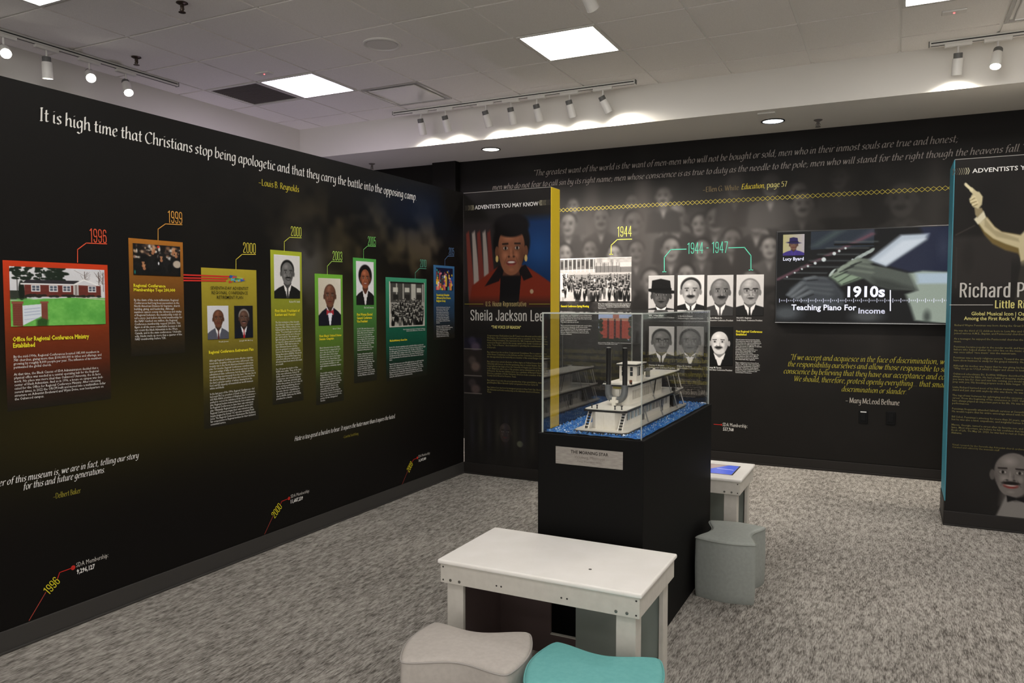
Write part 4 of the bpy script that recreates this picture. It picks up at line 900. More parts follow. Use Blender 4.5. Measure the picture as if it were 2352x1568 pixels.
def emblem():       # red streaks ending in a burst of coloured darts
    a, z = PW.at(475, 640); cols = [(196, 150, 70), (70, 130, 60), (40, 90, 170), (200, 60, 40), (90, 180, 190), (60, 60, 150), (170, 180, 60)]
    r = strip('red_streaks', PW, [(420, 631), (530, 637)], .008, I_RED, None, .0045)
    k = thing('comet_emblem', 'red streaks and coloured darts crossing from the 1999 panel to the mustard panel', 'wall emblem', (.25, a, z))
    b = MB()
    for q in (((420, 631), (527, 635)), ((420, 638), (522, 640)), ((420, 644), (518, 645))):
        P = [PW.at(*x) for x in q]; b.poly([PW.p3(P[0][0], P[0][1]-.004, .0045), PW.p3(P[1][0], P[1][1]-.004, .0045), PW.p3(P[1][0], P[1][1]+.004, .0045), PW.p3(P[0][0], P[0][1]+.004, .0045)], [(0, 1, 2, 3)])
    inv = Matrix.Translation((-.25, -a, -z)); bpy.data.objects.remove(r)
    o = b.build('red_streaks', I_RED, k); o.data.transform(inv)
    rs = random.Random(3); b = MB(); mats = [mat('ink_dart_%d' % i, rgb(*c), .5) for i, c in enumerate(cols)]
    for n in range(30):
        u = 522+rs.random()*30; v = 641+rs.uniform(-8, 8)*(1-(u-522)/44); p, q = PW.at(u, v); L = .03+.03*rs.random()
        b.poly([PW.p3(p, q-.008, .005+n*.00003), PW.p3(p+L, q, .005+n*.00003), PW.p3(p, q+.008, .005+n*.00003)], [(0, 1, 2)], rs.randrange(7))
    o = b.build('dart_burst', mats, k); o.data.transform(inv)
emblem()
BWT = (1, .99, .98)
timeline('yellow green 2000 panel with a black and white portrait of a smiling man', (620, 573), (692, 580), (627, 930), (176, 186, 52), (124, 126, 42), (74, 72, 28),
  '2000', ((667, 519), (691, 520), (667, 541)), [(691, 546), (664, 545), (652, 555), (652, 577)], (216, 220, 80),
  [('portrait_photo', ((628, 584), (687, 590), (630, 685)), LP(60, 100, (226, 226, 228), (112, 108, 106), (24, 24, 24), (26, 26, 28), (236, 236, 238), (66, 66, 70), r=.26, cy=.58, mus=True, smile=True, bwtint=BWT, turn=.12))],
  ('First Black President of\nReview and Herald', ((630, 710), (687, 712), (630, 726))),
  ('The first institution of the Seventh-\nday Adventist Church was a publish-\ning press. Ellen White related to her\nhusband James that God told her in a\nvision, “You must begin to print a lit-\ntle paper and send it out to the peo-\nple” and it will be “like streams of\nlight that [go] clear round the world.”\nIn response, James started a monthly\nperiodical in 1849 that became to-\nday’s Adventist Review, and the\npress he printed it on expanded to\nbecome the Review and Herald Pub-\nlishing Association (RHPA). Hundreds\nof millions of gospel-filled pages have\ncome from this press, and people of\nall nations have been won to the truth\nas a result.\n\nFor 150 years the leaders of the\nRHPA were white. Then, at the start\nof the new millennium, Robert W.\nSmith, a black man raised in Regional\nConferences, was elected president\nof RHPA. Smith was eminently quali-\nfied for the position, for more than 30\nyears serving as publishing director\nfor the North American Division,\nassociate director of publishing for\nthe global church, and a vice presi-\ndent at RHPA. Smith was the RHPA\npresident for a decade.', ((631, 738), (691, 745), (635, 919))),
  [('Robert W. Smith', ((663, 690), (687, 690), (663, 695)))])
timeline('green 2003 panel with a colour portrait of a man in a red bow tie', (722, 628), (786, 632), (728, 930), (118, 184, 62), (92, 128, 48), (58, 66, 26),
  '2003', ((763, 576), (785, 578), (763, 597)), [(785, 601), (761, 600), (751, 611), (751, 630)], (180, 224, 100),
  [('portrait_photo', ((730, 638), (781, 643), (732, 748)), LP(52, 108, (206, 196, 176), (112, 74, 56), (80, 64, 58), (24, 24, 34), (236, 236, 246), None, (176, 52, 62), bald=True, r=.23, cy=.62, bg2=(226, 220, 206)))],
  ('First Black United States\nSenate Chaplain', ((732, 769), (783, 769), (732, 783))),
  ('Black Adventists believe their faith\ndemands they be engaged with soci-\nety so they can share the love of\nJesus with others. And so black\nAdventists have risen to the heights\nof service in the United States and\nabroad, from city mayors to senators\nto presidential candidates to civil\nrights leaders to community organiz-\ners.\n\nOne notable example of this is Rear\nAdmiral Barry C. Black, who grew up\nin Baltimore’s Berea Temple in the\nAllegheny East Conference and who\ngraduated from Oakwood University.\nBlack accomplished a national first\nwhen on June 27, 2003, he was\nelected the 62nd chaplain of the\nUnited States Senate, becoming the\nfirst person of color to hold this posi-\ntion. To date, Black has served in the\nposition for two distinguished\ndecades.', ((733, 797), (783, 800), (735, 922))),
  [('Barry C. Black', ((763, 753), (781, 753), (763, 757)))])
timeline('green 2005 panel with a colour portrait of a woman in a white collar', (810, 591), (863, 595), (816, 880), (84, 172, 78), (72, 122, 58), (42, 62, 34),
  '2005', ((844, 542), (862, 543), (844, 563)), [(862, 566), (843, 565), (834, 573), (834, 593)], (124, 206, 110),
  [('portrait_photo', ((817, 599), (857, 604), (818, 700)), LP(44, 104, (232, 232, 236), (146, 84, 58), (22, 18, 18), (24, 22, 24), (232, 230, 230), None, None, r=.22, cy=.6, hairr=1.32, smile=True, top=.34))],
  ('First Woman Elected\nGeneral Conference\nVice President', ((818, 719), (854, 719), (818, 741))),
  ('In 2005, Ella Smith Simmons went\nwhere no woman had gone before.\nAt the 58th General Conference\nSession in St. Louis, Smith Sim-\nmons was elected the first woman\nvice president of the General Con-\nference. The first woman to hold\nthis office and the highest ranking\nwoman in the history of the\nchurch, aside from three women\ntreasurers in the pioneer era.\n\nA native of Kentucky and South\nCentral Conference, Smith Sim-\nmons had a successful career as\nan educational administrator at\nseveral universities, including Oak-\nwood and La Sierra, when she\naccepted the post. Holding the\nposition until 2022, Smith Sim-\nmons is one of the longest serving\nGC vice presidents, second only to\nGeoffrey Mbwana, a black African.', ((819, 753), (859, 757), (820, 865))),
  [('Ella Smith Simmons', ((835, 704), (857, 704), (835, 708)))])
timeline('wide teal 2010 panel with a black and white group photo before a building', (885, 636), (979, 642), (887, 876), (66, 152, 116), (24, 92, 70), (18, 56, 44),
  '2010', ((964, 595), (978, 596), (964, 613)), [(978, 617), (963, 616), (953, 626), (953, 641)], (96, 176, 150),
  [('group_photo', ((893, 646), (974, 652), (893, 752)), art_group(84, 106, 'steps'))],
  ('Blackadvhistory Goes Live', ((894, 780), (934, 780), (894, 786))),
  ('By the 2010s, Adventist organizations made considerable efforts to put historical\nAdventist resources on the web. The General Conference Archives published roughly\ntwo million pages of historical documents online. The Ellen G. White Estate of-\nfered all of Ellen White’s writings on their website. The Adventist Digital Library, a\nclearinghouse for Adventist history resources, was created. The Encyclopedia of\nSeventh-day Adventists, the world church’s first online reference work, was pub-\nlished.\n\nRegional Conferences were a part of this digital explosion, not only through their\nsupport of the official initiatives, but by digitizing and publishing their own his-\ntorical assets, including local church and conference histories, minutes, obituar-\nies, interviews, and church history of Regional lives and campuses. Then in 2010,\nRegional historian D. Benjamin Baker launched blacksdahistory.org, the only\nwebsite on the internet dedicated to black Adventist history. The site remains\namong The Gold Standard source of truth and online.', ((893, 796), (976, 800), (895, 868))),
  [('Black delegates and visitors at General Conference\nSession held at Milwaukee, Wisconsin, 1926', ((925, 755), (975, 755), (925, 762)))])
timeline('small blue 2015 panel with a picture of a colourful crowd of figures', (995, 608), (1043, 613), (997, 780), (62, 112, 160), (40, 72, 104), (36, 44, 54),
  '2015', ((1030, 568), (1042, 569), (1030, 585)), [(1042, 588), (1028, 588), (1021, 596), (1021, 610)], (96, 130, 176),
  [('crowd_picture', ((1001, 614), (1039, 618), (1002, 666)), art_people())],
  ('Seventh-day Adventists\nAffirmed as Most Diverse\nReligious Group', ((1001, 674), (1034, 676), (1001, 695))),
  ('In 2015 the Pew Research Center pub-\nlished a study on religious diversity\nin the United States. The results\nwere striking: the Seventh-day Ad-\nventist Church was the most ethni-\ncally and racially diverse of Ameri-\ncan religious groups, with nearly 37\npercent white, 32 percent black, 15\npercent Hispanic, and 8 percent Asian\nmembers.\n\nAdventists see this diversity as a fulfil-\nment of their calling to preach the everlasting\ngospel to every nation and kindred and\ntongue and people. The role of\nRegional Conferences in reaching\nblack America has been essential in\nmaking the church what it is today.', ((1001, 704), (1038, 706), (1002, 775))))

# quotes and membership marks on the partition
UP = lambda s: nib(s, .05, 1.0)
IT = lambda s: nib(s, .22, .95)
RO = lambda s: nib(s, .0, .8, 20)
def quote(label, plane, lines, root_at, cat='wall lettering', group=None):
    a, z = plane.at(*root_at); p = plane.p3(a, z, 0)
    t = thing('wall_quote', label, cat, p, 0, group); inv = Matrix.Translation([-x for x in p])
    for nm, mk, s, p0, p1, top, m_, ref in lines:
        o = line_text(nm, plane, mk, s, p0, p1, top, m_, None, .003, ref); o.parent = t; o.data.transform(inv)
    return t
quote('long white quotation along the top of the dark partition, beginning It is high time', PW, [
  ('quotation', UP, 'It is high time that Christians stop being apologetic and that they carry the battle into the opposing camp.', (90, 277), (956, 460), (91, 248), I_WHITE, None),
  ('attribution', RO, '–Louis B. Reynolds', (593, 426), (686, 440), (602, 413), I_GOLD, None)], (500, 370))
quote('two line italic quotation at the lower left about telling our story', PW, [
  ('quotation', IT, 'power of this museum is, we are in fact, telling our story', (-36, 1123), (318, 1051), (-34, 1107), I_WHITE, None),
  ('quotation', IT, 'for this and future generations.', (53, 1125), (240, 1084), (56, 1109), I_WHITE, None),
  ('attribution', RO, '–Delbert Baker', (121, 1145), (185, 1132), (128, 1131), I_OLIVE, None)], (160, 1100))
quote('small italic quotation about hate, right of centre on the partition', PW, [
  ('quotation', IT, 'Hate is too great a burden to bear. It injures the hater more than it injures the hated.', (676, 1012), (907, 960), (678, 1001), I_WHITE, None),
  ('attribution', RO, '–Coretta Scott King', (787, 1005), (822, 999), (788, 999), I_OLIVE, None)], (790, 985))
def rot_text(plane, s, p, q, wd, material, off=.0035):
    """lettering running along the slanted line p to q"""
    V, F = poster(s, .06); A, B = np.array(plane.at(*p)), np.array(plane.at(*q)); d = B-A; L = np.linalg.norm(d); d = d/L; n = np.array([-d[1], d[0]])
    lo, hi = V.min(0), V.max(0); k = L/(hi[0]-lo[0]); W = (V-lo)*np.array([k, wd/(hi[1]-lo[1])])-np.array([0, wd/2])
    P = [A+d*w[0]+n*w[1] for w in W]; return MB().poly([plane.p3(x[0], x[1], off) for x in P], F).build('year_number', material, None)
def marker(label, plane, base, num, n0, n1, tip, s1, s2, r1, r2, nw):
    a, z = plane.at(*base); p = plane.p3(a, z, 0); t = thing('membership_marker', label, 'wall lettering', p, 0, 'membership marks low on the partition'); inv = Matrix.Translation([-x for x in p]); K = []
    K.append(strip('leader_line', plane, [base, n0], .0034, T_('rust', 176, 72, 60), None, .003))
    K.append(strip('leader_line', plane, [n1]+tip, .0034, T_('red', 205, 48, 40), None, .003, dot=.011))
    K.append(rot_text(plane, num, n0, n1, nw, I_YEL))
    K.append(block('count_label', plane, s1, *r1, I_GREYT, None, .003, .0)); K.append(block('count_number', plane, s2, *r2, I_WHITE, None, .003, .03))
    for k in K: k.parent = t; k.data.transform(inv)
marker('1996 membership mark at the lower left of the partition', PW, (66, 1424), '1996', (104, 1360), (131, 1329), [(136, 1314), (167, 1303)], 'SDA Membership:', '9,296,127', ((174, 1292), (248, 1280), (174, 1306)), ((175, 1307), (217, 1300), (175, 1321)), .045)
marker('2000 membership mark halfway along the foot of the partition', PW, (607, 1226), '2000', (626, 1185), (643, 1159), [(646, 1151), (663, 1144)], 'SDA Membership:', '11,687,239', ((667, 1136), (710, 1130), (667, 1146)), ((667, 1147), (695, 1143), (667, 1158)), .05)
marker('2009 membership mark near the far corner of the partition', PW, (922, 1114), '2009', (936, 1081), (945, 1062), [(949, 1055), (958, 1051)], 'SDA Membership:', '16,307,880', ((960, 1045), (987, 1042), (960, 1053)), ((961, 1054), (978, 1052), (961, 1062)), .05)

# ------------------------------------------------------------------ back wall
quote('two line pale italic quotation along the top of the back wall', PB, [
  ('quotation', IT, '“The greatest want of the world is the want of men-men who will not be bought or sold; men who in their inmost souls are true and honest;', (1227, 402), (2201, 328), (1228, 389), I_DIM, None),
  ('quotation', IT, 'men who do not fear to call sin by its right name; men whose conscience is as true to duty as the needle to the pole; men who will stand for the right though the heavens fall.”', (1131, 435), (2356, 348), (1132, 423), I_DIM, None),
  ('attribution', RO, '–Ellen G. White', (1614, 441), (1697, 436), (1622, 429), T_('faded_gold', 120, 104, 70), None),
  ('attribution', IT, 'Education,', (1703, 435), (1757, 431), (1706, 423), I_GOLD, None),
  ('attribution', RO, 'page 57', (1762, 431), (1808, 428), (1764, 418), I_CREAM, None)], (1700, 400))
def chain():
    a0, z = PB.at(1285, 481); a1, z1 = PB.at(2180, 434); z = (z+z1)/2; b = MB(); n = 84; st = (a1-a0+.1)/n; r = st*.62
    for k in range(n):
        cx = a0-.02+st*(k+.5); o = .003+.0002*(k % 2)
        for q in range(4):
            c, s = math.cos(q*math.pi/2), math.sin(q*math.pi/2); c2, s2 = math.cos((q+1)*math.pi/2), math.sin((q+1)*math.pi/2)
            b.poly([PB.p3(cx+r*c, z+r*.8*s, o), PB.p3(cx+r*c2, z+r*.8*s2, o), PB.p3(cx+r*c2*.78, z+r*.63*s2, o), PB.p3(cx+r*c*.78, z+r*.63*s, o)], [(0, 1, 2, 3)])
    tag(b.build('chain_border', I_CHAIN), 'thin gold chain pattern line across the back wall', 'wall border')
chain()
def board(name, label, kids, cat='wall panel', group=None):
    c = np.mean([np.mean([v.co for v in k.data.vertices], 0) for k in kids], 0); p = (float(c[0]), PB.val, float(min(v.co.z for k in kids for v in k.data.vertices)))
    t = thing(name, label, cat, p, 0, group); inv = Matrix.Translation([-x for x in p])
    for k in kids: k.parent = t; k.data.transform(inv)
    return t
I_LIME = T_('lime', 214, 214, 96); I_MINT = T_('mint', 96, 206, 176)
board('history_display', 'black and white plaza crowd photo below the lime 1944 with its text', [
  sheet('crowd_photo', PB, PB.rect((1287, 594), (1451, 591), (1287, 692)), art_group(164, 102, 'plaza'), .003, None, M_PHOTO, True),
  block('year_number', PB, '1944', (1418, 520), (1451, 519), (1418, 544), I_LIME, None, .003, mk=lambda q: poster(q, .045)),
  strip('leader_line', PB, [(1451, 549), (1418, 550), (1404, 563), (1404, 584)], .0075, I_LIME, None, .003, serif=True),
  block('heading', PB, 'General Conference Spring Meeting', (1288, 700), (1353, 700), (1288, 707), I_YEL, None, .003, .03),
  block('caption', PB, 'Many of the black Seventh-day leaders who emerged from\nthe historic 1944 General Conference Spring Meeting are\npictured here, decades later, gathered at another official\nchurch session.', (1374, 696), (1449, 696), (1374, 709), I_WHITE, None, .003, .005),
  block('body_text', PB, 'To be clear, black Adventists did not want to separate from\nthe church they loved. They wanted to be full partners. But\nseveral events over the years had convinced black leaders\nthat there should be a better way of operating among the\npeople they served. The whole body of the church would\nbenefit. Something had to give.\nThey asked, what else can we do?\n\nThe second option that was brought forth caused leaders\nand ministers to change the church. A few months\nlater, during March of 1944, the delegates approved this\nplan for black-led conferences. By the time the year\nwas over, Regional Conferences, as they were called,\nwould be established.', (1288, 714), (1362, 714), (1288, 768), I_WHITE, None, .003, .004)])
board('history_display', 'colour photo of a red brick building seen through the glass case', [
  sheet('building_photo', PB, PB.rect((1375, 722), (1451, 722), (1375, 783)), art_brick(), .003, None, M_PHOTO, True),
  block('caption', PB, 'Stevens Hotel, Chicago, Illinois, location of historic General\nConference Spring Meeting in 1944.', (1374, 785), (1449, 786), (1374, 791), I_WHITE, None, .003, .005)])
def bwp(**k):
    d = dict(W=62, H=94, bg=(222, 222, 224), skin=(150, 146, 144), hair=(44, 42, 42), coat=(30, 28, 30), shirt=(238, 238, 238), tie=(34, 32, 34), bwtint=(1, .985, .98), r=.3, cy=.58); d.update(k); return portrait(**d)
PORT = [
 ('black and white portrait of an old man in a wide brimmed black hat', ((1490, 633), (1549, 632), (1490, 719)), bwp(skin=(84, 78, 76), hair=(40, 36, 36), hat=(24, 20, 20), tie=None, bg=(196, 192, 192), cy=.46, r=.3), ('W. Harden', 'Lake Region Conference President'), (1490, 722)),
 ('black and white portrait of a man with a dark moustache beside the hat portrait', ((1557, 632), (1618, 631), (1557, 721)), bwp(skin=(172, 170, 168), mus=True, hairr=1.0), ('J. Gershom Dasent', 'Southwest Region Conference President'), (1557, 724)),
 ('black and white portrait of a balding man glancing right, moustache, patterned tie', ((1625, 632), (1685, 631), (1625, 725)), bwp(skin=(122, 116, 112), bald=True, mus=True, bg=(206, 204, 202), coat=(60, 58, 58), tie=(90, 88, 88), turn=.16), ('Louis H. Bland, Sr.', 'Northeastern Conference President'), (1625, 728)),
 ('black and white portrait of a man in dark browline glasses, rightmost of the top row', ((1692, 631), (1755, 630), (1692, 725)), bwp(skin=(158, 152, 150), glasses=True, bald=True, turn=.1, bg=(212, 206, 210)), ('Harold D. Singleton', 'South Atlantic Conference President'), (1692, 728)),
 ('portrait of a man in glasses and plain tie seen through the case, lower left', ((1491, 749), (1549, 749), (1491, 833)), bwp(skin=(116, 110, 106), glasses=True, bg=(198, 192, 184), turn=.08), ('Herman R. Murphy', 'South Central Conference President'), (1491, 836)),
 ('portrait of a man in a bow tie seen through the case, lower middle', ((1555, 749), (1617, 749), (1555, 834)), bwp(skin=(104, 98, 94), bow=(120, 116, 112), tie=None, bg=(150, 144, 138)), ('Walter W. Fordham', 'Southwest Region Conference President'), (1555, 838)),
 ('high contrast portrait of a clergyman on black, cut by the case edge', ((1623, 749), (1684, 749), (1623, 838)), bwp(skin=(216, 214, 212), bg=(18, 16, 16), coat=(16, 14, 14), hair=(26, 24, 24), mus=True, tie=None, turn=-.1, r=.29), ('Thomas M. Rowe', 'Central States Conference President'), (1623, 841))]
for lab, rc, cv, cap, cp in PORT:
    u, v = cp
    board('portrait_print', lab, [sheet('portrait_photo', PB, PB.rect(*rc), cv, .003, None, M_PHOTO, True),
      block('caption', PB, cap[0], (u, v), (u+34, v), (u, v+4), I_WHITE, None, .003, .02), block('caption', PB, cap[1], (u, v+5), (u+59, v+5), (u, v+9), I_WHITE, None, .003, .004)], 'portrait', 'portraits on the back wall')
board('year_heading', 'mint coloured year range 1944 - 1947 with two bracket lines', [
  block('year_number', PB, '1944 - 1947', (1579, 557), (1672, 554), (1579, 583), I_MINT, None, .003, mk=lambda q: poster(q, .045)),
  strip('bracket_line', PB, [(1576, 572), (1541, 573), (1526, 591), (1526, 624)], .0075, I_MINT, None, .003, serif=True),
  strip('bracket_line', PB, [(1674, 569), (1710, 568), (1725, 587), (1725, 620)], .0075, I_MINT, None, .003, serif=True)], 'wall lettering')
board('text_block', 'white text under a yellow heading right of the clergyman portrait', [
  block('heading', PB, 'First Regional Conferences\nEstablished', (1691, 758), (1751, 759), (1691, 770), I_YEL, None, .003, .03),
  block('body_text', PB, 'Church leaders had decided that black-\nled conferences were to be organized in\nunions where the colored constituency is\nconsidered to be sufficiently large, and\nwhere the income is sufficient, to warrant.\nSo conferences were formed,\nincluding a territory equivalent to a\nunion of the United States. In all\nbut the North Pacific Union,\nRegional Conferences would have the\nsame relation to their union, alliance\nand General Conference as the union\nin the black faith they organized.\n\nThese conferences were formed from\n1944 to 1947 in this order: Lake Region\nConference, Northeastern Conference,\nAllegheny Conference, South Atlantic\nConference, South Central Conference,\nSouthwest Region Conference, and\nCentral States Conference.', (1690, 778), (1750, 778), (1690, 856), I_WHITE, None, .003, .004)], 'wall lettering')
board('text_block', 'pale text on the back wall low behind the glass case', [
  block('body_text', PB, 'Every conference had its own officers,\nits own workers, and its own growing\nmembership. For years the churches had\nprayed and planned for this. In every\ncity new companies were organized and\nyoung ministers were called to serve.\n\nThe members gave gladly, and the work\nwent forward in schools, in camps and\nin homes throughout the land.', (1556, 869), (1613, 869), (1556, 911), I_DIM, None, .003, .004)], 'wall lettering')
board('membership_marker', 'SDA Membership count in white beside the right edge of the black pedestal', [
  block('count_label', PB, 'SDA Membership:', (1660, 970), (1717, 971), (1660, 981), I_GREYT, None, .003, .004), block('count_number', PB, '557,768', (1661, 981), (1685, 982), (1661, 990), I_WHITE, None, .003, .01),
  strip('leader_line', PB, [(1640, 974), (1657, 975)], .005, T_('red', 205, 48, 40), None, .003, dot=.008)], 'wall lettering')
quote('five line olive italic quotation on the back wall below the television', PB, [
  ('quotation', IT, '“If we accept and acquiesce in the face of discrimination, we accept', (1817, 826), (2154, 835), (1818, 814), I_OLIVE, '“If we accept and acquiesce in the face of discrimination,'),
  ('quotation', IT, 'the responsibility ourselves and allow those responsible to salve their', (1810, 841), (2157, 853), (1811, 829), I_OLIVE, 'the responsibility ourselves and allow those responsible to'),
  ('quotation', IT, 'conscience by believing that they have our acceptance and concurrence.', (1800, 857), (2153, 871), (1801, 845), I_OLIVE, 'conscience by believing that they have our acceptance and'),
  ('quotation', IT, 'We should, therefore, protest openly everything... that smacks of', (1825, 874), (2138, 889), (1826, 862), I_OLIVE, 'We should, therefore, protest openly everything... that'),
  ('quotation', IT, 'discrimination or slander.”', (1933, 898), (2090, 906), (1934, 886), I_OLIVE, None),
  ('attribution', RO, '– Mary McLeod Bethune', (1942, 924), (2066, 931), (1944, 912), T_('pale', 188, 180, 170), None)], (1980, 870))

def outlet(px, label, lit):
    a, z = PB.at(*px); t = thing('wall_plate', label, 'wall plate', (a, YB, z), 0, 'black wall plates under the television')
    MB().box((-.037, -.008, -.058), (.037, 0, .058)).build('plate', mat('plate_black', rgb(12, 12, 13), .5, spec=.15), t, bevel=.003)
    MB().box((-.020, -.0115, -.034), (.020, -.008, .034)).build('insert', mat('insert_black', rgb(15, 15, 16), .5, spec=.15), t, bevel=.002)
    if lit: MB().box((-.024, -.010, .040), (.024, -.008, .049)).build('label_strip', mat('plate_label', rgb(214, 214, 214), .4), t)
outlet((1983, 957), 'black wall plate with a pale label strip, below the television', True)
outlet((2046, 960), 'plain black wall plate, right one of the pair', False)

# television
TX0, TZ0, TZ1 = 2.685, 1.335, 2.168; TW = (TZ1-TZ0)*16/9
def television():
    t = thing('television', 'wall mounted flat screen television showing hands on piano keys', 'television', (TX0+TW/2, YB, TZ0))
    w, h = TW/2, TZ1-TZ0; PT = Plane(1, YB-.055, -1)
    MB().box((-w, -.055, 0), (w, -.012, h)).build('frame', mat('tv_black', rgb(16, 16, 17), .3), t, bevel=.004)
    MB().box((-.25, -.012, h*.3), (.25, 0, h*.7)).build('wall_bracket', M_RAIL, t)
    MB().box((-w+.004, -.0565, .001), (w-.004, -.0545, .005)).build('lower_trim', mat('tv_trim', rgb(190, 190, 190), .25, .8), t)
    inv = Matrix.Translation((-(TX0+TW/2), -YB, -TZ0)); K = []
    K.append(sheet('screen', PT, (TX0+.012, TX0+TW-.012, TZ0+.014, TZ1-.012), art_piano(), .001, None, M_SCREEN))
    wt = mat('screen_white', (.02, .02, .02), .3, emit=(.80, .80, 1.0), es=.95)
    pc = portrait(50, 50, (196, 186, 120), (120, 84, 66), (40, 32, 30), (66, 50, 130), (66, 50, 130), None, None, r=.24, cy=.5, hat=(40, 32, 84), bg2=(190, 180, 190))
    K.append(sheet('inset_portrait', PT, PT.rect((1799, 539), (1848, 539), (1799, 587)), pc, .002, None, M_SCREEN))
    K.append(block('caption', PT, 'Lucy Byard', (1799, 591), (1846, 591), (1799, 601), wt, None, .002, .01, res=2))
    K.append(block('title', PT, '1910s', (1947, 657), (2033, 656), (1947, 683), wt, None, .002, .03, res=3))
    K.append(block('title', PT, 'Teaching Piano For', (1818, 699), (1967, 703), (1818, 716), wt, None, .002, .02, res=2))
    K.append(block('title', PT, 'Income', (1972, 707), (2033, 707), (1972, 720), mat('screen_pale', (.02, .02, .02), .3, emit=(.7, .7, .85), es=.7), None, .002, .02, res=2))
    K.append(strip('time_cursor', PT, [(2045, 667), (2045, 713)], .008, wt, None, .002))
    a0, z0 = PT.at(1790, 690); a1 = TX0+TW-.02; b = MB(); n = 92
    for k in range(n):
        x = a0+(a1-a0)*k/n; h2 = .018 if k % 4 == 0 else .006
        b.poly([PT.p3(x, z0-h2, .0018), PT.p3(x+.0035, z0-h2, .0018), PT.p3(x+.0035, z0+h2, .0018), PT.p3(x, z0+h2, .0018)], [(0, 1, 2, 3)])
    K.append(b.build('time_scale', wt))
    for k in K: k.parent = t; k.data.transform(inv)
television()

# ------------------------------------------------------------------ standing display panels
M_YEL = mat('yellow_paint', rgb(222, 190, 34), .55); M_TEALP = mat('teal_paint', rgb(52, 132, 150), .5); M_PNL = mat('panel_side', rgb(22, 21, 20), .5); M_LEDGE = mat('panel_edge_light', rgb(150, 146, 140), .4)
def chevrons(plane, p0, p1, right, cols):
    a0, z = plane.at(*p0); a1, _ = plane.at(*p1); n = 8; b = MB(); st = (a1-a0)/n; h = .022; w = st*.55
    for k in range(n):
        x = a0+st*k; s = 1 if right else -1; x = x if right else x+st
        for g in (1, -1):
            b.poly([plane.p3(x, z+g*h, .003), plane.p3(x+s*st*.45, z+g*h, .003), plane.p3(x+s*st*1.1, z, .003), plane.p3(x+s*st*.65, z, .003)], [(0, 1, 2, 3)], (k if right else n-1-k)*3//n)
    return b.build('chevron_row', cols)
CH = [T_('chevron_faint', 66, 62, 56), T_('chevron_mid', 110, 104, 88), T_('chevron', 170, 164, 140)]
def display_panel(label, plane, x0, x1, depth, top, side_left, side_mat, art, arect, extra):
    y = plane.val; t = thing('standing_display', label, 'display panel', (x0, y, 0)); inv = Matrix.Translation((-x0, -y, 0))
    b = MB(); b.box((0, .012, .10), (x1-x0, depth, top)); b.build('core', M_PNL, t)
    f = sheet('printed_face', plane, (x0, x1, .10, top), art, .0, None, M_PRINT); f.parent = t; f.data.transform(inv)
    f2 = MB().box((0, .0005, .10), (x1-x0, .012, top)); f2.build('face_board', M_PNL, t)
    MB().box((-.002, .0, top), (x1-x0+.002, depth, top+.004)).build('top_edge', M_LEDGE, t)
    sx = -.006 if side_left else x1-x0
    MB().box((sx, .0, .165 if side_left else .10), (sx+.006, depth, top)).build('painted_side', side_mat, t)
    c = MB(); c.box((-.010, -.010, 0), (x1-x0+.010, depth+.01, .10 if not side_left else .10)); c.box((-.013, -.018, 0), (x1-x0+.013, depth+.012, .012))
    if side_left: c.box((-.010, -.002, .10), (0, depth, .165))
    c.build('plinth', M_BASEDK, t, bevel=.004)
    for k in extra: k.parent = t; k.data.transform(inv)
    return t
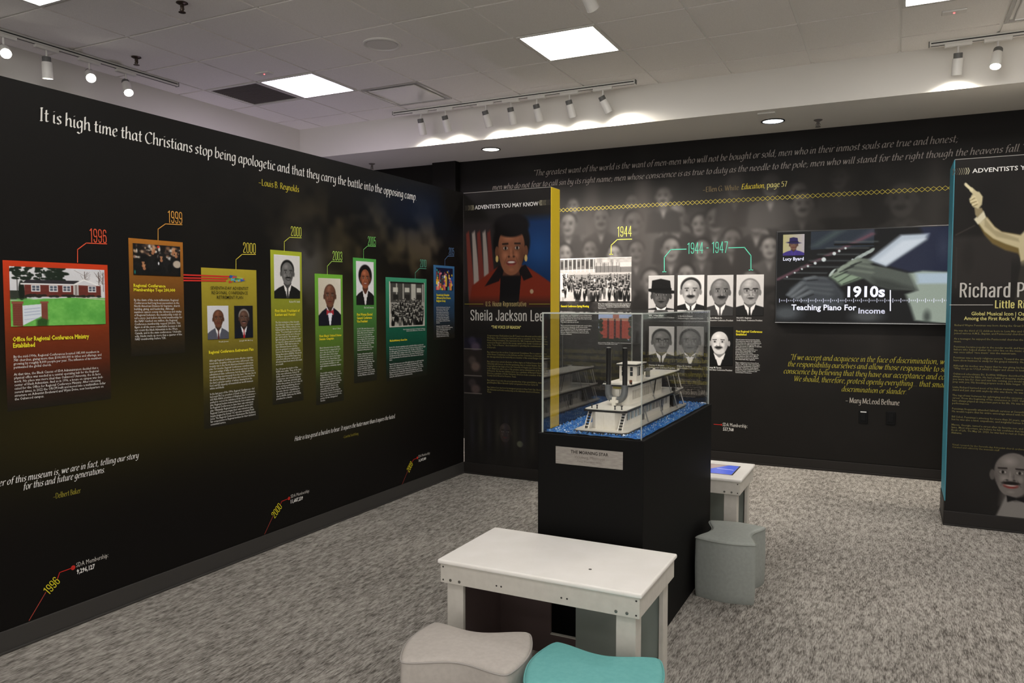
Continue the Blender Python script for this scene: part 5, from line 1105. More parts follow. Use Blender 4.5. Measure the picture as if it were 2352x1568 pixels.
def art_left_panel(W=210, H=560):
    A = Art(W, H, (27, 25, 24)); H_ = lambda v: v
    A.mix(A.noise(6, 14, 61)*.5, (46, 43, 40)); a = .375          # picture aspect
    pw = lambda u: (u-1066)/(1265-1066); pz = lambda v: 1-(v-437)/(1062-437)
    m = np.clip((A.v-pz(690))/.05, 0, 1)*np.clip((pz(492)-A.v)/.03, 0, 1)
    A.mix(m*np.clip((A.u-.42)/.3, 0, 1), (20, 46, 88), .95); A.mix(m*np.clip((.4-A.u)/.1, 0, 1), (56, 50, 52), .7)
    A.mix(m*np.exp(-((A.u-.85)/.2)**2-((A.v-pz(575))/.07)**2), (34, 80, 140), .6)
    for k, (x, c) in enumerate(((.03, (128, 60, 50)), (.1, (178, 166, 158)), (.16, (122, 54, 46)), (.225, (170, 158, 150)), (.28, (112, 48, 42)))):
        A.poly([(x, pz(530)), (x+.035, pz(524)), (x+.11, pz(680)), (x+.03, pz(690))], c, .012, .9)
    jk = (122, 44, 28)
    A.poly([(.06, pz(700)), (.1, pz(650)), (.3, pz(622)), (.42, pz(606)), (.72, pz(606)), (.86, pz(625)), (1.0, pz(645)), (1.0, pz(700))], jk, .006)
    A.poly([(.25, pz(652)), (.42, pz(604)), (.48, pz(610)), (.42, pz(640))], (26, 20, 22), .004); A.poly([(.72, pz(604)), (.64, pz(612)), (.7, pz(640)), (.8, pz(632))], (26, 20, 22), .004)
    A.poly([(.44, pz(612)), (.68, pz(612)), (.64, pz(700)), (.42, pz(700))], (20, 18, 20), .004)
    A.ell(.79, pz(664), .02, .008, (176, 150, 120))
    A.poly([(.5, pz(590)), (.62, pz(590)), (.66, pz(628)), (.46, pz(628))], (86, 52, 40), .008); face(A, .56, pz(572), .088, (138, 88, 64), (20, 17, 17), aspect=a, hairr=1.2, smile=True, k=.88, neck=False)
    A.ell(.56, pz(516), .2, .042, (20, 17, 17), .2)
    for s in (-1, 1): A.ell(.56+s*.165, pz(590), .016, .012, (206, 176, 110), .2)
    A.mix(np.clip((pz(672)-A.v)/.05, 0, 1)*np.clip((A.v-pz(760))/.05, 0, 1), (36, 33, 32), 1)
    for y0, y1, c in ((770, 796, (48, 44, 60)), (799, 858, (66, 58, 54)), (863, 899, (52, 46, 46))):
        A.rect(.0, pz(y1), .215, pz(y0), tuple(np.array(c)*.6)); A.ell(.1, pz((y0+y1)/2-6), .06, .02, c, .5); A.ell(.14, pz((y0+y1)/2+8), .07, .022, (c[0]+24, c[1]+18, c[2]+16), .5); A.line((0, pz(y1)), (.215, pz(y1)), .003, (110, 104, 98))
    m = np.clip((A.v-pz(705))/.02, 0, 1)*np.clip((pz(488)-A.v)/.02, 0, 1); A.c = A.c*(1-.06*m[..., None])  # weak light on this panel put into the print: portrait slightly darkened
    face(A, .49, pz(985), .035, (58, 50, 46), (30, 27, 26), aspect=a); A.ell(.66, pz(1008), .035, .011, (88, 90, 74), .4)
    for k in range(9): A.mix(np.exp(-((A.u-.1-k*.1)/.03)**2)*np.exp(-((A.v-pz(985))/.07)**2), (56, 54, 46) if k % 2 else (46, 44, 50), .6)
    return A.c
X = []
X.append(chevrons(PS, (1068, 478), (1089, 477), True, CH)); X.append(chevrons(PS, (1239, 466), (1264, 464), False, CH))
X.append(line_text('heading', PS, lambda s: sans(s, .012), 'ADVENTISTS YOU MAY KNOW', (1091, 481), (1237, 472), (1091, 472), I_WHITE, None, .003))
X.append(strip('rule_line', PS, [(1068, 698), (1110, 698)], .004, I_OLIVE, None, .003)); X.append(strip('rule_line', PS, [(1216, 698), (1263, 698)], .004, I_OLIVE, None, .003))
X.append(block('subtitle', PS, 'U.S. House Representative', (1116, 692), (1209, 692), (1116, 706), T_('tan', 190, 172, 118), None, .003, mk=poster))
X.append(block('name_title', PS, 'Sheila Jackson Lee', (1081, 711), (1249, 712), (1081, 736), I_GREYT, None, .003, mk=lambda q: poster(q, .07)))
X.append(block('motto', PS, '“THE VOICE OF REASON”', (1129, 747), (1197, 748), (1129, 754), I_CREAM, None, .003, .02, res=2))
X.append(block('body_text', PS, 'Congresswoman Sheila Jackson Lee (D-Texas) is an influential and forceful voice in\nWashington. She is serving her fourteenth term as a member of the United States\nHouse of Representatives. She represents the 18th Congressional District of Texas,\ncentered in Houston, which is the energy capital of the world. Considered by many\nas the “Voice of Reason,” she is dedicated to upholding the constitutional rights\nof all people.\n\nRep. Jackson Lee sits on three Congressional Committees: She is a senior member\nof the House Committees on the Judiciary and the Committee on Homeland Security;\nshe was appointed by the leadership as a member of the crucial Budget Committee.\n\nRep. Jackson Lee earned a Bachelor of Arts degree in Political Science from Yale\nUniversity with honors, in the first graduating class to include females. She fol-\nlowed with her law degree from the University of Virginia Law School. She is married\nto Dr. Elwyn Lee, who is also a Yale graduate and an administrator at the University\nof Houston. She has two children: Jason Lee, a graduate of Harvard University, and\nErica Lee, a graduate of Duke University. Erica Lee is also a member of the Harris\nCounty School Board in Houston, Texas.\n\nRep. Jackson Lee is also the proud grandmother of two grandchildren, twins,\ngranddaughter Ellison Bennett Carter and grandson Roy Lee Carter III.\n\nRep. Jackson Lee was born by immigrant parents in New York City. She is a Seventh-\nday Adventist and holds membership at the Adventist church in Houston,\nTexas.', (1119, 768), (1263, 770), (1119, 901), I_BODY, None, .003, .004))
display_panel('tall panel with a portrait of a woman in a red jacket and a yellow side', PS, .258, 1.092, .175, 2.475, False, M_YEL, art_left_panel(), None, X)

def art_right_panel(x0, x1, W=300, H=460):
    A = Art(W, H, (27, 25, 24)); a0, zt = PR.at(2183, 365); top = 2.475; Lw = x1-x0
    A.mix(A.noise(8, 10, 71)*.5, (44, 41, 38))
    def P(u, v): q = PR.at(u, v); return ((q[0]-x0)/Lw, (q[1]-.1)/(top-.1))
    pp = lambda L: [P(*q) for q in L]
    A.ell(*P(2225, 590), .03, .06, (16, 14, 14), .6, .9); A.line(P(2198, 570), P(2196, 660), .004, (70, 66, 64), .004); A.line(P(2196, 540), P(2240, 518), .003, (64, 60, 56), .003)
    A.mix(np.clip((P(0, 612)[1]-A.v)/.015, 0, 1)*np.clip((A.v-P(0, 690)[1])/.05, 0, 1), (56, 52, 50), .7)
    cream, sh = (206, 194, 156), (150, 136, 104)
    A.poly(pp([(2345, 540), (2372, 512), (2400, 500), (2450, 500), (2490, 520), (2520, 560), (2540, 690), (2330, 690), (2345, 610)]), cream, .006)
    A.poly(pp([(2404, 498), (2446, 498), (2432, 600), (2420, 600)]), (228, 222, 206), .004); A.line(P(2404, 500), P(2424, 640), .006, sh, .004); A.line(P(2448, 500), P(2428, 640), .006, sh, .004)
    face(A, *P(2424, 458), .05, (118, 108, 92), (26, 24, 22), aspect=Lw/(top-.1), smile=True, mus=True, turn=-.1)
    A.mix(np.clip((P(0, 640)[1]-A.v)/.03, 0, 1)*(A.v > P(0, 700)[1])*(A.u > P(2325, 600)[0]), (36, 34, 32), .9)
    A.poly(pp([(2246, 512), (2268, 498), (2284, 520), (2300, 532), (2345, 540), (2362, 560), (2350, 600), (2338, 582), (2310, 575), (2280, 560), (2262, 540)]), (118, 100, 58), .006)
    A.poly(pp([(2248, 512), (2268, 500), (2286, 522), (2302, 533), (2346, 541), (2372, 528), (2372, 590), (2345, 600), (2340, 570), (2310, 560), (2282, 548), (2262, 532)]), cream, .005)
    A.poly(pp([(2262, 500), (2284, 528), (2340, 548), (2342, 556), (2290, 544), (2262, 520)]), sh, .006, .55)
    A.poly(pp([(2238, 504), (2260, 484), (2266, 500), (2247, 516)]), (226, 218, 190), .004)          # cuff
    A.poly(pp([(2241, 494), (2239, 478), (2256, 478), (2259, 486), (2246, 500)]), sh, .004)           # wrist
    A.poly(pp([(2228, 462), (2232, 450), (2240, 440), (2250, 441), (2258, 452), (2256, 470), (2248, 480), (2236, 476)]), cream, .004)
    for q0, q1 in (((2230, 458), (2240, 452)), ((2231, 464), (2243, 460)), ((2236, 471), (2246, 466))): A.line(P(*q0), P(*q1), .007, (222, 210, 170), .003); A.line((P(*q0)[0], P(*q0)[1]-.004), (P(*q1)[0], P(*q1)[1]-.004), .002, (110, 92, 56), .002)
    A.line(P(2244, 447), P(2232, 436), .013, cream, .003); A.line(P(2233, 437), P(2219, 424), .009, (226, 216, 178), .003)
    cx, cy = P(2328, 1090); face(A, cx, cy, .062, (112, 106, 102), (28, 26, 26), aspect=Lw/(top-.1), smile=True, mus=True, turn=-.1, light=1)
    A.poly([P(2285, 1190), P(2312, 1135), P(2330, 1150), P(2420, 1150), P(2420, 1200)], (126, 122, 118), .008)
    A.poly([P(2312, 1136), P(2314, 1152), P(2335, 1147), P(2360, 1156), P(2360, 1138), P(2335, 1143)], (22, 20, 20), .004)
    return A.c
X = []
X.append(chevrons(PR, (2187, 395), (2227, 393), True, CH))
X.append(line_text('heading', PR, lambda s: sans(s, .012), 'ADVENTISTS YOU MAY KNOW', (2233, 398), (2338, 390), (2234, 388), I_WHITE, None, .003, 'ADVENTISTS'))
X.append(line_text('name_title', PR, lambda s: poster(s, .075), 'Richard Penniman', (2204, 683), (2320, 682), (2204, 650), I_GREYT, None, .003, 'Richard'))
X.append(line_text('subtitle', PR, lambda s: poster(s, .085), 'Little Richard', (2285, 708), (2330, 707), (2286, 690), I_CREAM, None, .003, 'Little'))
X.append(strip('rule_line', PR, [(2181, 700), (2280, 700)], .004, I_GREYT, None, .003))
X.append(line_text('subtitle', PR, lambda s: sans(s, .012), 'Global Musical Icon | Oakwood Alumnus', (2231, 724), (2327, 724), (2232, 716), I_CREAM, None, .003, 'Global Musical Icon'))
X.append(line_text('subtitle', PR, lambda s: sans(s, .012), 'Among the First Rock ‘n’ Roll Artists', (2214, 735), (2319, 735), (2215, 727), I_CREAM, None, .003, 'Among the First Rock'))
X.append(block('body_text', PR, 'Richard Wayne Penniman was born during the Great Depression in Macon, Georgia.\n\nHe was the third of 12 children born to Leva Mae and Charles Penniman. The family\njoined various A.M.E., Baptist, and Pentecostal churches where he sang and played.\n\nAs a teenager, he enjoyed the Pentecostal churches the most because of their\nmusic.\n\nPenniman became popular in the secular world, and became one of the founding\nfathers who helped shatter the color line on the music charts, bringing what\nwas once called “race music” into the mainstream.\n\nPenniman was a deeply religious person. Toward the end of October 1957 he would\nleave show business to study for the gospel ministry. He chose Oakwood College.\n\nAlthough his mother was happy that he was giving his heart to God, she asked,\n“Why not go to UCLA which is bigger and closer to home?”\n\nOakwood schoolmate Dr. DeWitt Williams described him this way: Little Richard\nalways carried his Bible. He had a habit of stopping students and praying. If\nyou were late for class and saw him coming, you would take a detour, for he would\npray with you. His kneeling prayers took a little longer. You didn’t mind.\n\nLittle Richard learned most of his fellow students’ names very quickly. He would\nstand and just chat with anybody who was there. He was very friendly.\n\nThe tug-of-war between his upbringing and the excesses of a rock star marked his\ncareer. From the beginning of his conversion in 1957, Oakwood and its people\nhave always played an important part in his life. He was known for his electric\nperformances.\n\nPenniman frequently attended Sabbath services at Seventh-day Adventist churches.\nHe would require that his entire entourage attend with him, and they did.\n\nBill Sobel, Penniman’s attorney for more than 30 years, said that he was a star,\nbut he was also a kind, empathetic, and insightful human being.\n\nMacon, Georgia, named a street after its favorite son, and Little Richard gained\nfame. Most important, we believe he felt confident that his name is in the\nBook of Life. On May 20, 2020, he was laid to rest at Oakwood in Huntsville,\nAlabama.', (2192, 744), (2440, 746), (2188, 995), I_BODY, None, .003, .004))
X.append(block('credits', PR, 'Visual research by the Seventh-day Adventist church archive\nCurated and edited by the museum staff', (2187, 1018), (2352, 1020), (2187, 1029), T_('faded_olive', 120, 112, 60), None, .003, .004))
X = [x for x in X if x]
display_panel('tall panel at the right edge with a pointing arm print and a teal side', PR, 4.01, 5.6, .42, 2.475, True, M_TEALP, art_right_panel(4.01, 5.6), None, X)

# ------------------------------------------------------------------ pedestal with its case
PX0, PX1, PY_0, PY_1, PZ = 2.270, 2.752, -1.272, .050, .945
t = thing('display_pedestal', 'tall black box pedestal carrying the model boat under its glass case', 'pedestal', ((PX0+PX1)/2, (PY_0+PY_1)/2, 0))
hx, hy = (PX1-PX0)/2, (PY_1-PY_0)/2
MB().box((-hx, -hy, 0), (hx, hy, PZ)).build('body', M_BLACK, t, bevel=.003)
PC = ((PX0+PX1)/2, (PY_0+PY_1)/2)
a0, a1, z0, z1 = PP.rect((1277, 1024), (1431, 1040), (1277, 1063))
t = thing('name_plaque', 'brushed metal nameplate on the front of the black pedestal', 'sign', ((a0+a1)/2, PY_0, z0))
inv = Matrix.Translation((-(a0+a1)/2, -PY_0, -z0))
o = MB().box((a0, PY_0-.003, z0), (a1, PY_0, z1)).build('plate', mat_speckle('brushed_plate', rgb(150, 144, 138), rgb(172, 166, 158), 30, .38, (1, 1, 12)), t); o.data.transform(inv); o.data.materials[0].node_tree.nodes['Principled BSDF'].inputs['Metallic'].default_value = .35
ZH = z1-z0; AM = (a0+a1)/2
def plq(s, w, zc, h, m_, bold):
    V, F = sans(s, bold, res=2); lo, hi = V.min(0), V.max(0); k = w/(hi[0]-lo[0])
    o = lay('engraving', PP, (V-np.array([(lo[0]+hi[0])/2, 0]), F), AM+.004, z0+zc*ZH, k, h, .0036, t, m_); o.data.transform(inv)
plq('THE MORNING STAR', (a1-a0)*.56, .68, .0135, T_('engraved', 52, 46, 42), .02); plq('Vicksburg, Mississippi', (a1-a0)*.45, .42, .0115, T_('engraved_light', 124, 116, 108), 0); plq('Curtis Wise, LEGO Artist', (a1-a0)*.36, .20, .008, T_('engraved_light', 124, 116, 108), 0)

CX0, CX1, CY0, CY1, CZT = PX0+.013, PX1-.013, PY_0+.013, PY_1-.013, 1.471
t = thing('glass_case', 'clear box shaped display case over the model boat', 'display case', ((CX0+CX1)/2, (CY0+CY1)/2, PZ)); inv = Matrix.Translation((-(CX0+CX1)/2, -(CY0+CY1)/2, -PZ))
th = .006
def pane(a, b_, thin):
    m_ = MB(); m_.box(a, b_); x0, y0, zz0 = a; x1, y1, zz1 = b_
    nrm = {'x': (4, 5), 'y': (2, 3), 'z': (0, 1)}
    fi = {'z': [0, 1], 'y': [2, 4], 'x': [3, 5]}[thin]
    m_.mi = [0 if k in fi else 1 for k in range(6)]
    o = m_.build('pane', [M_GLASS, M_EDGE], t); o.data.transform(inv)
zb = PZ
pane((CX0, CY0, zb), (CX1, CY0+th, CZT), 'y'); pane((CX0, CY1-th, zb), (CX1, CY1, CZT), 'y')
pane((CX0, CY0+th, zb), (CX0+th, CY1-th, CZT), 'x'); pane((CX1-th, CY0+th, zb), (CX1, CY1-th, CZT), 'x')
pane((CX0, CY0, CZT), (CX1, CY1, CZT+th), 'z')

# blue glass chips around the boat
KS = (PY_0+4.34991)/3.31991
HBX = CAM[0]+(2.45-CAM[0])*KS; HY0 = CAM[1]+(-.965-CAM[1])*KS; HY1 = CAM[1]+(.175-CAM[1])*KS
def chips():
    rs = random.Random(5); b = MB()
    x0, x1, y0, y1 = CX0+.009, CX1-.009, CY0+.009, CY1-.009
    nx, ny = 22, 60
    V = [(x0+(x1-x0)*i/nx, y0+(y1-y0)*j/ny, PZ+.002+.004*rs.random()) for j in range(ny+1) for i in range(nx+1)]
    inh = lambda x, y: abs(x-HBX) < .121 and HY0+.02 < y < HY1-.01
    F = [(j*(nx+1)+i, j*(nx+1)+i+1, (j+1)*(nx+1)+i+1, (j+1)*(nx+1)+i) for j in range(ny) for i in range(nx) if not inh(*V[j*(nx+1)+i][:2]) or not inh(*V[(j+1)*(nx+1)+i+1][:2])]
    b.poly(V, F, 0)
    for k in range(5200):
        x, y = rs.uniform(x0+.005, x1-.005), rs.uniform(y0+.005, y1-.005)
        if inh(x, y): continue
        s = rs.uniform(.0028, .0055); c = Vector((x, y, PZ+.0075+rs.uniform(-.0015, .004))); R = Matrix.Rotation(rs.random()*6.28, 3, 'Z') @ Matrix.Rotation(rs.random()*6.28, 3, 'X')
        P = [c+R@Vector(q)*s for q in ((1, 0, -.6), (-.5, .87, -.6), (-.5, -.87, -.6), (0, 0, 1))]
        b.poly(P, [(0, 1, 3), (1, 2, 3), (2, 0, 3), (0, 2, 1)], rs.choice((0, 0, 0, 0, 1, 1, 2)))
    o = b.build('blue_glass_chips', [mat('chip_blue', rgb(70, 142, 220), .12, spec=.8), mat('chip_pale', rgb(124, 186, 240), .1, spec=.9), mat('chip_white', rgb(214, 232, 246), .08, spec=1.0)])
    tag(o, 'bed of sparkling blue glass chips around the model boat', 'glass chips', kind='stuff')
chips()
# ------------------------------------------------------------------ model paddle steamer
SO = CAM+(np.array([2.45, -.4, .9])-CAM)*KS+np.array([0, 0, .005])
boat = thing('model_paddle_steamer', 'white model paddle steamer with twin black chimneys inside the glass case', 'model boat', tuple(SO))
M_SW = mat_speckle('brick_white', rgb(240, 234, 222), rgb(246, 240, 230), 80, .3); M_SB = mat('brick_black', rgb(24, 22, 22), .3); M_SG = mat('brick_grey', rgb(104, 106, 108), .35)
M_SWIN = mat('boat_window', rgb(40, 44, 48), .2); M_SBLUE = mat('boat_window_blue', rgb(56, 120, 146), .2); M_SYEL = mat('boat_sign_olive', rgb(150, 138, 56), .4); M_SBR = mat('brick_brown', rgb(120, 66, 40), .4)
def bp(mb, name, m_, smooth=False, bevel=0.0, parent=None):     # boat part: local metres relative to (2.45,-.4,.9)
    mb.v = [((x)*KS, (y+.4)*KS, (z-.9)*KS) for x, y, z in mb.v]
    return mb.build(name, m_, parent or boat, smooth, bevel)
def ol(pts): return pts
HULL = [(-.126, -.972), (.112, -.972), (.133, -.945), (.133, .15), (.11, .175), (-.11, .175), (-.133, .15), (-.136, -.955)]
ins = lambda P, d: [(x*(1-d/max(abs(x), .02)) if x else x, y+(d if y < -.4 else -d)) for x, y in P]
bp(MB().prism(HULL, .9005, .911), 'hull', M_SB, bevel=.002)
deck = bp(MB().prism(ins(HULL, .006), .911, .9145), 'deck', M_SW)
LC = [(-.045, -.905), (.05, -.905), (.075, -.868), (.078, -.02), (-.078, -.02), (-.075, -.868)]
lc = bp(MB().prism(LC, .9145, .994), 'lower_cabin', M_SW)
bp(MB().box((-.012, -.909, .9145), (-.004, -.904, .99)), 'corner_batten', M_SW, parent=lc)
for sx in (-1, 1):
    for k in range(12):
        y = -.80+k*.062
        bp(MB().box((sx*.078-.0012, y, .948), (sx*.078+.0012, y+.040, .982)), 'window', M_SBLUE if k < 7 else M_SWIN, parent=lc)
        m_ = MB()
        for q in (.0, .0133, .0266, .038): m_.box((sx*.078-.0022, y+q, .946), (sx*.078+.0022, y+q+.003, .984))
        bp(m_, 'mullion', M_SW, parent=lc)
    bp(MB().box((sx*.078-.002, -.205, .915), (sx*.078+.002, -.165, .98)), 'door', M_SWIN, parent=lc)
    bp(MB().box((sx*.078-.002, -.55, .915), (sx*.078+.002, -.52, .98)), 'door', M_SG, parent=lc)
D2 = [(-.100, -.905), (.092, -.905), (.106, -.885), (.106, .2), (-.106, .2), (-.108, -.895)]
bp(MB().prism(D2, .994, 1.0045), 'upper_deck_rim', M_SB, bevel=.002)
bp(MB().prism(ins(D2, .005), 1.0045, 1.0075), 'upper_deck', M_SW)
UC = [(-.05+.0, -.69)]+[(.052*math.sin(a)*-1, -.69-.02*math.cos(a)) for a in np.linspace(1.2, -1.2, 7)]+[(.052, -.69), (.058, -.66), (.058, -.12), (-.058, -.12), (-.058, -.66)]
uc = bp(MB().prism(UC, 1.0075, 1.1), 'upper_cabin', M_SW)
for sx in (-1, 1):
    for k in range(30):
        y = -.655+k*.0175
        bp(MB().box((sx*.058-.0014, y, 1.03), (sx*.058+.0014, y+.006, 1.075)), 'louver', mat('louver_shade', rgb(182, 176, 165), .4), parent=uc)
RF = [(-.075, -.735), (.075, -.735), (.08, -.71), (.08, .19), (-.08, .19), (-.08, -.71)]
bp(MB().prism(RF, 1.1, 1.109), 'roof_rim', M_SB, bevel=.0015); rf = bp(MB().prism(ins(RF, .004), 1.109, 1.1125), 'roof', M_SW)
for x, y in ((-.074, .184), (.074, .184)): bp(MB().box((x-.006, y-.006, 1.1125), (x+.006, y+.006, 1.119)), 'corner_knob', M_SW, parent=rf)
bp(MB().lathe([(.013, 0), (.012, .035), (.0165, .036), (.0165, .04), (.006, .052), (0, .053)], (.03, -.30, 1.1125), 12), 'roof_vent', M_SG, parent=rf)
bp(MB().box((.012, -.385, 1.1125), (.036, -.36, 1.13)), 'roof_hatch', M_SW, parent=rf)
bp(MB().lathe([(.007, 0), (.008, .009), (.007, .018), (0, .018)], (.058, -.685, 1.1125), 10), 'barrel', M_SBR, parent=rf)
for x in (-.066, .045, .07): bp(MB().lathe([(.005, 0), (.004, .008), (.006, .01), (0, .01)], (x, -.715, 1.1125), 8), 'bollard', M_SB, parent=rf)
# pilot house
bp(MB().box((-.038, -.575, 1.1125), (.052, -.44, 1.193)), 'pilot_house', M_SW); ph = boat.children[-1]
for o in boat.children:
    if o.name.startswith('pilot_house'): ph = o
for x in (-.018, .026):
    for z in (1.140, 1.165): bp(MB().box((x-.007, -.5768, z), (x+.007, -.574, z+.021)), 'window', M_SWIN, parent=ph)
for y in (-.555, -.53, -.49, -.465):
    bp(MB().box((.051, y, 1.14), (.0535, y+.014, 1.186)), 'window', M_SWIN if y == -.53 else M_SG, parent=ph)
bp(MB().box((-.05, -.60, 1.193), (.064, -.415, 1.2)), 'pilot_roof_rim', M_SB, bevel=.0015); bp(MB().box((-.046, -.596, 1.2), (.06, -.419, 1.204)), 'pilot_roof', M_SW)
# chimneys
for sx in (-1, 1):
    x = .0+sx*.042
    ch = bp(MB().lathe([(.0125, 0), (.0125, .178), (.0135, .18), (.0135, .186), (.009, .186), (.009, .17), (0, .17)], (x, -.73, 1.105), 18), 'chimney', M_SB, True)
    bp(MB().lathe([(.0092, .1855), (.0092, .188), (0, .188)], (x, -.73, 1.105), 14), 'chimney_cap', mat('brick_pale', rgb(190, 188, 184), .4), parent=ch)
    pts = [(x, -.73, 1.108), (x, -.732, 1.075)]+[(x-sx*.036*(1-math.cos(a)), -.735, 1.075-.036*math.sin(a)*1.15) for a in np.linspace(.25, 1.45, 6)]+[(sx*.004, -.736, 1.034)]
    bp(MB().tube(pts, .0165, 14), 'exhaust_elbow', M_SG, True)
    bp(MB().lathe([(.0185, 0), (.0185, .006), (0, .006)], (x, -.73, 1.1), 16), 'elbow_collar', M_SG)
m_ = MB(); m_.box((-.009, -.775, 1.0075), (.009, -.757, 1.052)); m_.box((-.019, -.774, 1.024), (.019, -.758, 1.037)); bp(m_, 'bow_cross', M_SW)
bp(MB().box((-.009, -.719, 1.05), (.009, -.713, 1.085)), 'front_door', M_SW); bp(MB().box((-.022, -.722, 1.088), (.022, -.716, 1.0995)), 'sign_board', M_SYEL)
for sx in (-1, 1):
    st = MB(); tr = MB()
    for d in (0, .02):
        x = sx*(.074+d); st.poly([(x-.0025, -.93, .9145), (x+.0025, -.93, .9145), (x+.0025, -.917, .9145), (x-.0025, -.917, .9145), (x-.0025, -.868, .99), (x+.0025, -.868, .99), (x+.0025, -.857, .99), (x-.0025, -.857, .99)],
          [(0, 1, 2, 3), (4, 7, 6, 5), (0, 4, 5, 1), (1, 5, 6, 2), (2, 6, 7, 3), (3, 7, 4, 0)])
    for k in range(6):
        f = (k+.5)/6; y = -.925+.062*f; z = .9145+.075*f; tr.box((sx*.084-.008, y-.004, z-.003), (sx*.084+.008, y+.006, z+.004))
    M_SL = mat('brick_light_grey', rgb(168, 166, 162), .35)
    bp(st, 'stair_rail', M_SW); bp(tr, 'stair_treads', M_SB)
    for y in (-.6, -.33, -.02, .13):
        bp(MB().tube([(sx*.124, y, .914), (sx*.1, y, .996)], .0036, 8), 'deck_post', M_SL if y != .13 else M_SW)
        bp(MB().lathe([(.009, 0), (.009, .007), (0, .008)], (sx*.122, y+.03, .9145), 10), 'cleat', M_SW)
    for y in (-.4, -.07, .06, .17):
        bp(MB().tube([(sx*.098, y, 1.0075), (sx*.074, y, 1.101)], .003, 8), 'roof_post', M_SL if y < .1 else M_SW)
        bp(MB().lathe([(.007, 0), (.007, .006), (0, .007)], (sx*.097, y+.02, 1.0075), 10), 'cleat', M_SW)
    bp(MB().tube([(sx*.062, -.3, 1.0075), (sx*.062, -.25, 1.1)], .003, 8), 'upper_stair', M_SB)
    for x, y in ((.045, -.885), (.075, -.875)):
        bp(MB().lathe([(.005, 0), (.003, .004), (.003, .014), (.006, .016), (.006, .019), (0, .019)], (sx*x, y, 1.0075), 8), 'bitt', M_SB)
pw_ = MB(); pw_.lathe([(.014, -.075), (.014, .075)], (0, .085, .962), 10, (1, 0, 0))
for k in range(10):
    a = k*math.pi/5; c, s = math.cos(a), math.sin(a)
    pw_.poly([(-.07, .085+c*.012, .962+s*.012), (.07, .085+c*.012, .962+s*.012), (.07, .085+c*.046, .962+s*.046), (-.07, .085+c*.046, .962+s*.046),
              (-.07, .085+c*.012-s*.006, .962+s*.012+c*.006), (.07, .085+c*.012-s*.006, .962+s*.012+c*.006), (.07, .085+c*.046-s*.006, .962+s*.046+c*.006), (-.07, .085+c*.046-s*.006, .962+s*.046+c*.006)],
             [(0, 1, 2, 3), (7, 6, 5, 4), (0, 4, 5, 1), (1, 5, 6, 2), (2, 6, 7, 3), (3, 7, 4, 0)])
for x in (-.068, 0, .064): pw_.lathe([(.048, 0), (.048, .004), (.040, .004), (.040, 0), (.048, 0)], (x, .085, .962), 20, (1, 0, 0), caps=False)
bp(pw_, 'paddle_wheel', M_SB)
bp(MB().box((-.09, .02, .9145), (-.08, .15, .99)).box((.08, .02, .9145), (.09, .15, .975)), 'paddle_box', M_SB)
bp(MB().lathe([(.012, 0), (.012, .02), (.006, .026), (0, .026)], (.1, -.02, 1.0075), 10), 'capstan', M_SB)

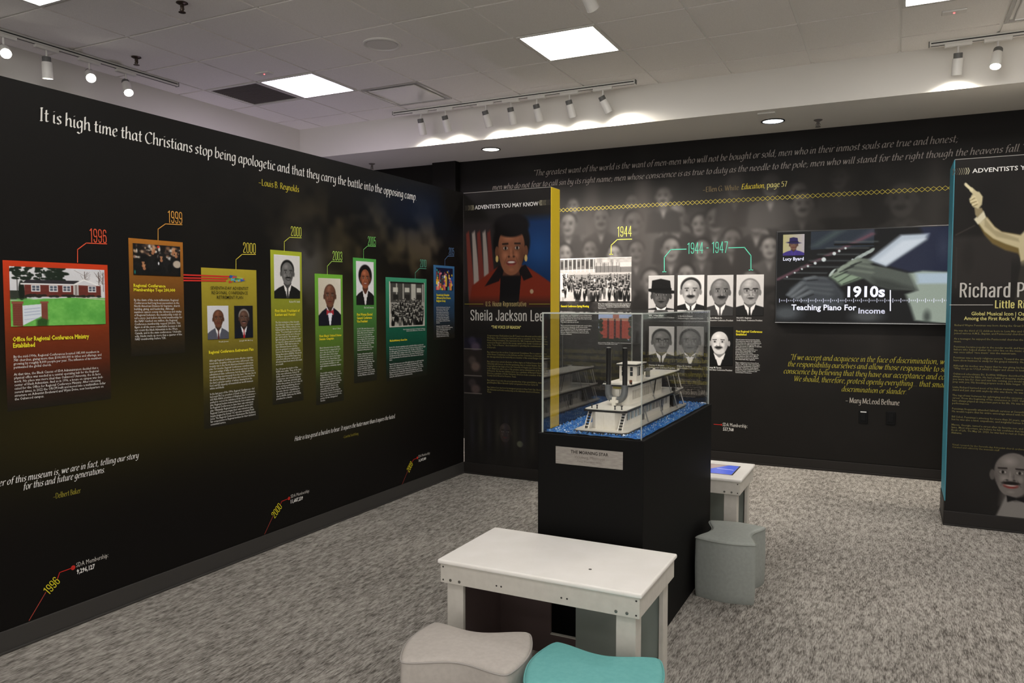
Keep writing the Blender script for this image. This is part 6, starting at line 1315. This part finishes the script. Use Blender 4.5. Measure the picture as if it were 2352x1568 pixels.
# ------------------------------------------------------------------ children's tables
def table(cx, cy, H, label, board_mat, hole):
    t = thing('activity_table', label, 'table', (cx, cy, 0), 0, 'low white tables'); hx, hy = .412, .242; B_ = hx-.010; D_ = hy-.010
    top = MB().box((-hx, -hy, H-.018), (hx, hy, H)).build('tabletop', M_LAM, t, bevel=.007, segs=3)
    z0, z1 = H-.093, H-.018; th = .018
    for nm, a, b_ in (('apron', (-B_, -D_, z0), (B_, -D_+th, z1)), ('apron', (-B_, D_-th, z0), (B_, D_, z1)), ('apron', (-B_, -D_+th, z0), (-B_+th, D_-th, z1)), ('apron', (B_-th, -D_+th, z0), (B_, D_-th, z1))):
        ap = MB().box(a, b_).build(nm, M_PAINTW, t, bevel=.0015)
        if a[1] == -D_ and b_[1] < 0:
            s = MB(); d = MB()
            for x in (-B_+.045, -B_+.085, B_-.085, B_-.045): s.lathe([(0, 0), (.0058, 0), (.0058, .0012), (.0022, .0018), (0, .0012)], (x, -D_, z0+.014), 12, (0, -1, 0))
            for x, z in ((-B_+.012, z0+.012), (-B_+.012, z1-.012), (B_-.012, z0+.012), (B_-.012, z1-.012), (-.155, z0+.026), (-.135, z0+.026), (.11, z0+.026), (.132, z0+.026)): d.lathe([(0, 0), (.0036, 0), (.0036, .0006), (0, .0006)], (x, -D_, z), 10, (0, -1, 0))
            s.build('screw', M_SCREW, ap); d.build('screw_hole', M_HOLE, ap)
    for sx in (-1, 1):
        for sy in (-1, 1):
            x1, y1 = sx*(B_-th-.001), sy*(D_-th-.001); m_ = MB()
            m_.box((min(x1, x1-sx*.072), min(y1, y1-sy*.018), 0), (max(x1, x1-sx*.072), max(y1, y1-sy*.018), z0+.05))
            m_.box((min(x1, x1-sx*.018), min(y1-sy*.018, y1-sy*.066), 0), (max(x1, x1-sx*.018), max(y1-sy*.018, y1-sy*.066), z0+.05))
            m_.build('leg', M_PAINTW, t, bevel=.0015)
        xs = sx*(B_-th-.022); MB().box((xs-.009, -D_+.04, .075), (xs+.009, D_-.04, .115)).build('stretcher', M_PAINTW, t, bevel=.0015)
    yb = D_-th-.026
    b = MB(); b.box((-B_+.045, yb-.012, .03), (-.11, yb, z0+.03)); b.box((-.11, yb-.012, .03), (.005, yb, .115)); b.box((-.11, yb-.012, z0-.02), (.005, yb, z0+.03)); b.build('back_panel', board_mat, t)
    MB().box((-.11, yb-.014, .115), (.005, yb+.001, .119)).build('opening_lip', M_PAINTW, t)
    MB().box((.005, yb-.014, .03), (B_-.045, yb, z0+.03)).build('back_board', M_BOARDSH, t)
    MB().box((-B_+.042, -D_+.09, .03), (-B_+.054, yb-.012, z0+.03)).build('side_panel', board_mat, t)
    if hole:
        MB().lathe([(.0, .0), (.006, 0), (.0062, .0008), (0, .001)], (.165, -.085, H), 14).build('screw', M_HOLE, top)
    return t
NT = table(2.506, -1.590, .52, 'near low white table with screws along its front edge', M_BROWN, True)
FT = table(2.506, .318, .52, 'low white table with a blue display, behind the black pedestal', M_RED, False)
d = MB(); d.box((-.30, -.145, .5195), (.345, .125, .5206)); d.build('display_frame', M_RAIL, FT)
s = MB(); s.box((-.292, -.137, .5206), (.337, .117, .5212)); s.build('display', mat('display_brown', (.02, .02, .02), .2, emit=(.30, .22, .20), es=1.0), FT)
s = MB(); s.poly([(.12, -.137, .5214), (.337, -.137, .5214), (.337, .117, .5214), (.275, .117, .5214)], [(0, 1, 2, 3)]); s.build('display_water', mat('display_blue', (.02, .02, .02), .2, emit=(.05, .09, .48), es=1.0), FT)
s = MB(); s.poly([(.225, .0, .5216), (.325, -.012, .5216), (.325, -.004, .5216), (.225, .008, .5216)], [(0, 1, 2, 3)]); s.build('display_wave', mat('display_foam', (.02, .02, .02), .2, emit=(.5, .5, .7), es=1.0), FT)

# ------------------------------------------------------------------ stools
def stool(cx, cy, rz, H, label, fab, pip, ex=.170, ey=.150, wx=.108, bulge=.032, rnd=3):
    t = thing('wave_stool', label, 'stool', (cx, cy, 0), rz, 'wave shaped stools')
    def side(x): return wx+(ey-wx)*(1-math.cos(math.pi*x/ex))/2
    P = [(x, -side(x)) for x in np.linspace(-ex, ex, 21)]
    P += [(ex+bulge*math.cos(math.pi*y/(2*ey)), y) for y in np.linspace(-ey, ey, 13)[1:-1]]
    P += [(x, side(x)) for x in np.linspace(ex, -ex, 21)]
    P += [(-ex-bulge*math.cos(math.pi*y/(2*ey)), y) for y in np.linspace(ey, -ey, 13)[1:-1]]
    for _ in range(rnd):
        Q = []
        for i in range(len(P)):
            a, b_ = np.array(P[i]), np.array(P[(i+1) % len(P)]); Q += [tuple(a*.75+b_*.25), tuple(a*.25+b_*.75)]
        P = Q[::2] if len(Q) > 300 else Q
    for _ in range(6*(rnd-1)): P = [tuple((np.array(P[i-1])+2*np.array(P[i])+np.array(P[(i+1) % len(P)]))/4) for i in range(len(P))]
    C = np.array(P); N = np.roll(C, -1, 0)-np.roll(C, 1, 0); N = N/np.linalg.norm(N, axis=1)[:, None]; N = np.stack([N[:, 1], -N[:, 0]], 1)
    ring = lambda d, z: [(c[0]-n[0]*d, c[1]-n[1]*d, z) for c, n in zip(C, N)]
    b = MB(); b.rings([ring(.008, .0), ring(.003, .012), ring(.0, .05), ring(-.002, H*.5), ring(.0, H-.03), ring(.001, H-.012)], False); b.build('body', fab, t, True)
    c = MB(); c.rings([ring(.001, H-.012), ring(.003, H-.006), ring(.008, H-.002), ring(.016, H+.0005)]+[[(p[0]*k, p[1]*k, H+.0005+.003*(1-k)) for p in ring(.016, 0)] for k in (.85, .7, .5, .3, .12, .02)], True); c.build('seat', fab, t, True)
    q = [(p[0]*1, p[1]*1, H-.010) for p in C]; tb = MB()
    n = len(q); rs = []
    for k in range(n+1):
        i = k % n; rs.append([(C[i][0]+N[i][0]*.0032*math.cos(a), C[i][1]+N[i][1]*.0032*math.cos(a), H-.010+.0032*math.sin(a)) for a in np.linspace(0, 2*math.pi, 7)[:-1]])
    tb.rings(rs, False); tb.build('piping', pip, t, True)
    return t
stool(2.362, -2.06, math.radians(12), .325, 'pale grey wave shaped stool in front of the near table, left of the teal one', M_GREYF, M_GREYW, ex=.187, ey=.165, wx=.119, bulge=.035)
stool(2.822, -2.032, math.radians(6), .325, 'teal wave shaped stool in front of the near table', M_TEALF, M_TEALW, ex=.187, ey=.165, wx=.119, bulge=.035)
stool(2.925, -.245, math.radians(90), .315, 'darker grey stool with curved in sides beside the black pedestal', M_DKGREY, M_DKGREYW, wx=.104, rnd=1)
for o in list(bpy.data.objects):
    if o.type == 'MESH' and 'kind' in o and o['kind'] == 'structure' and o.name.startswith('wall_mural'): pass
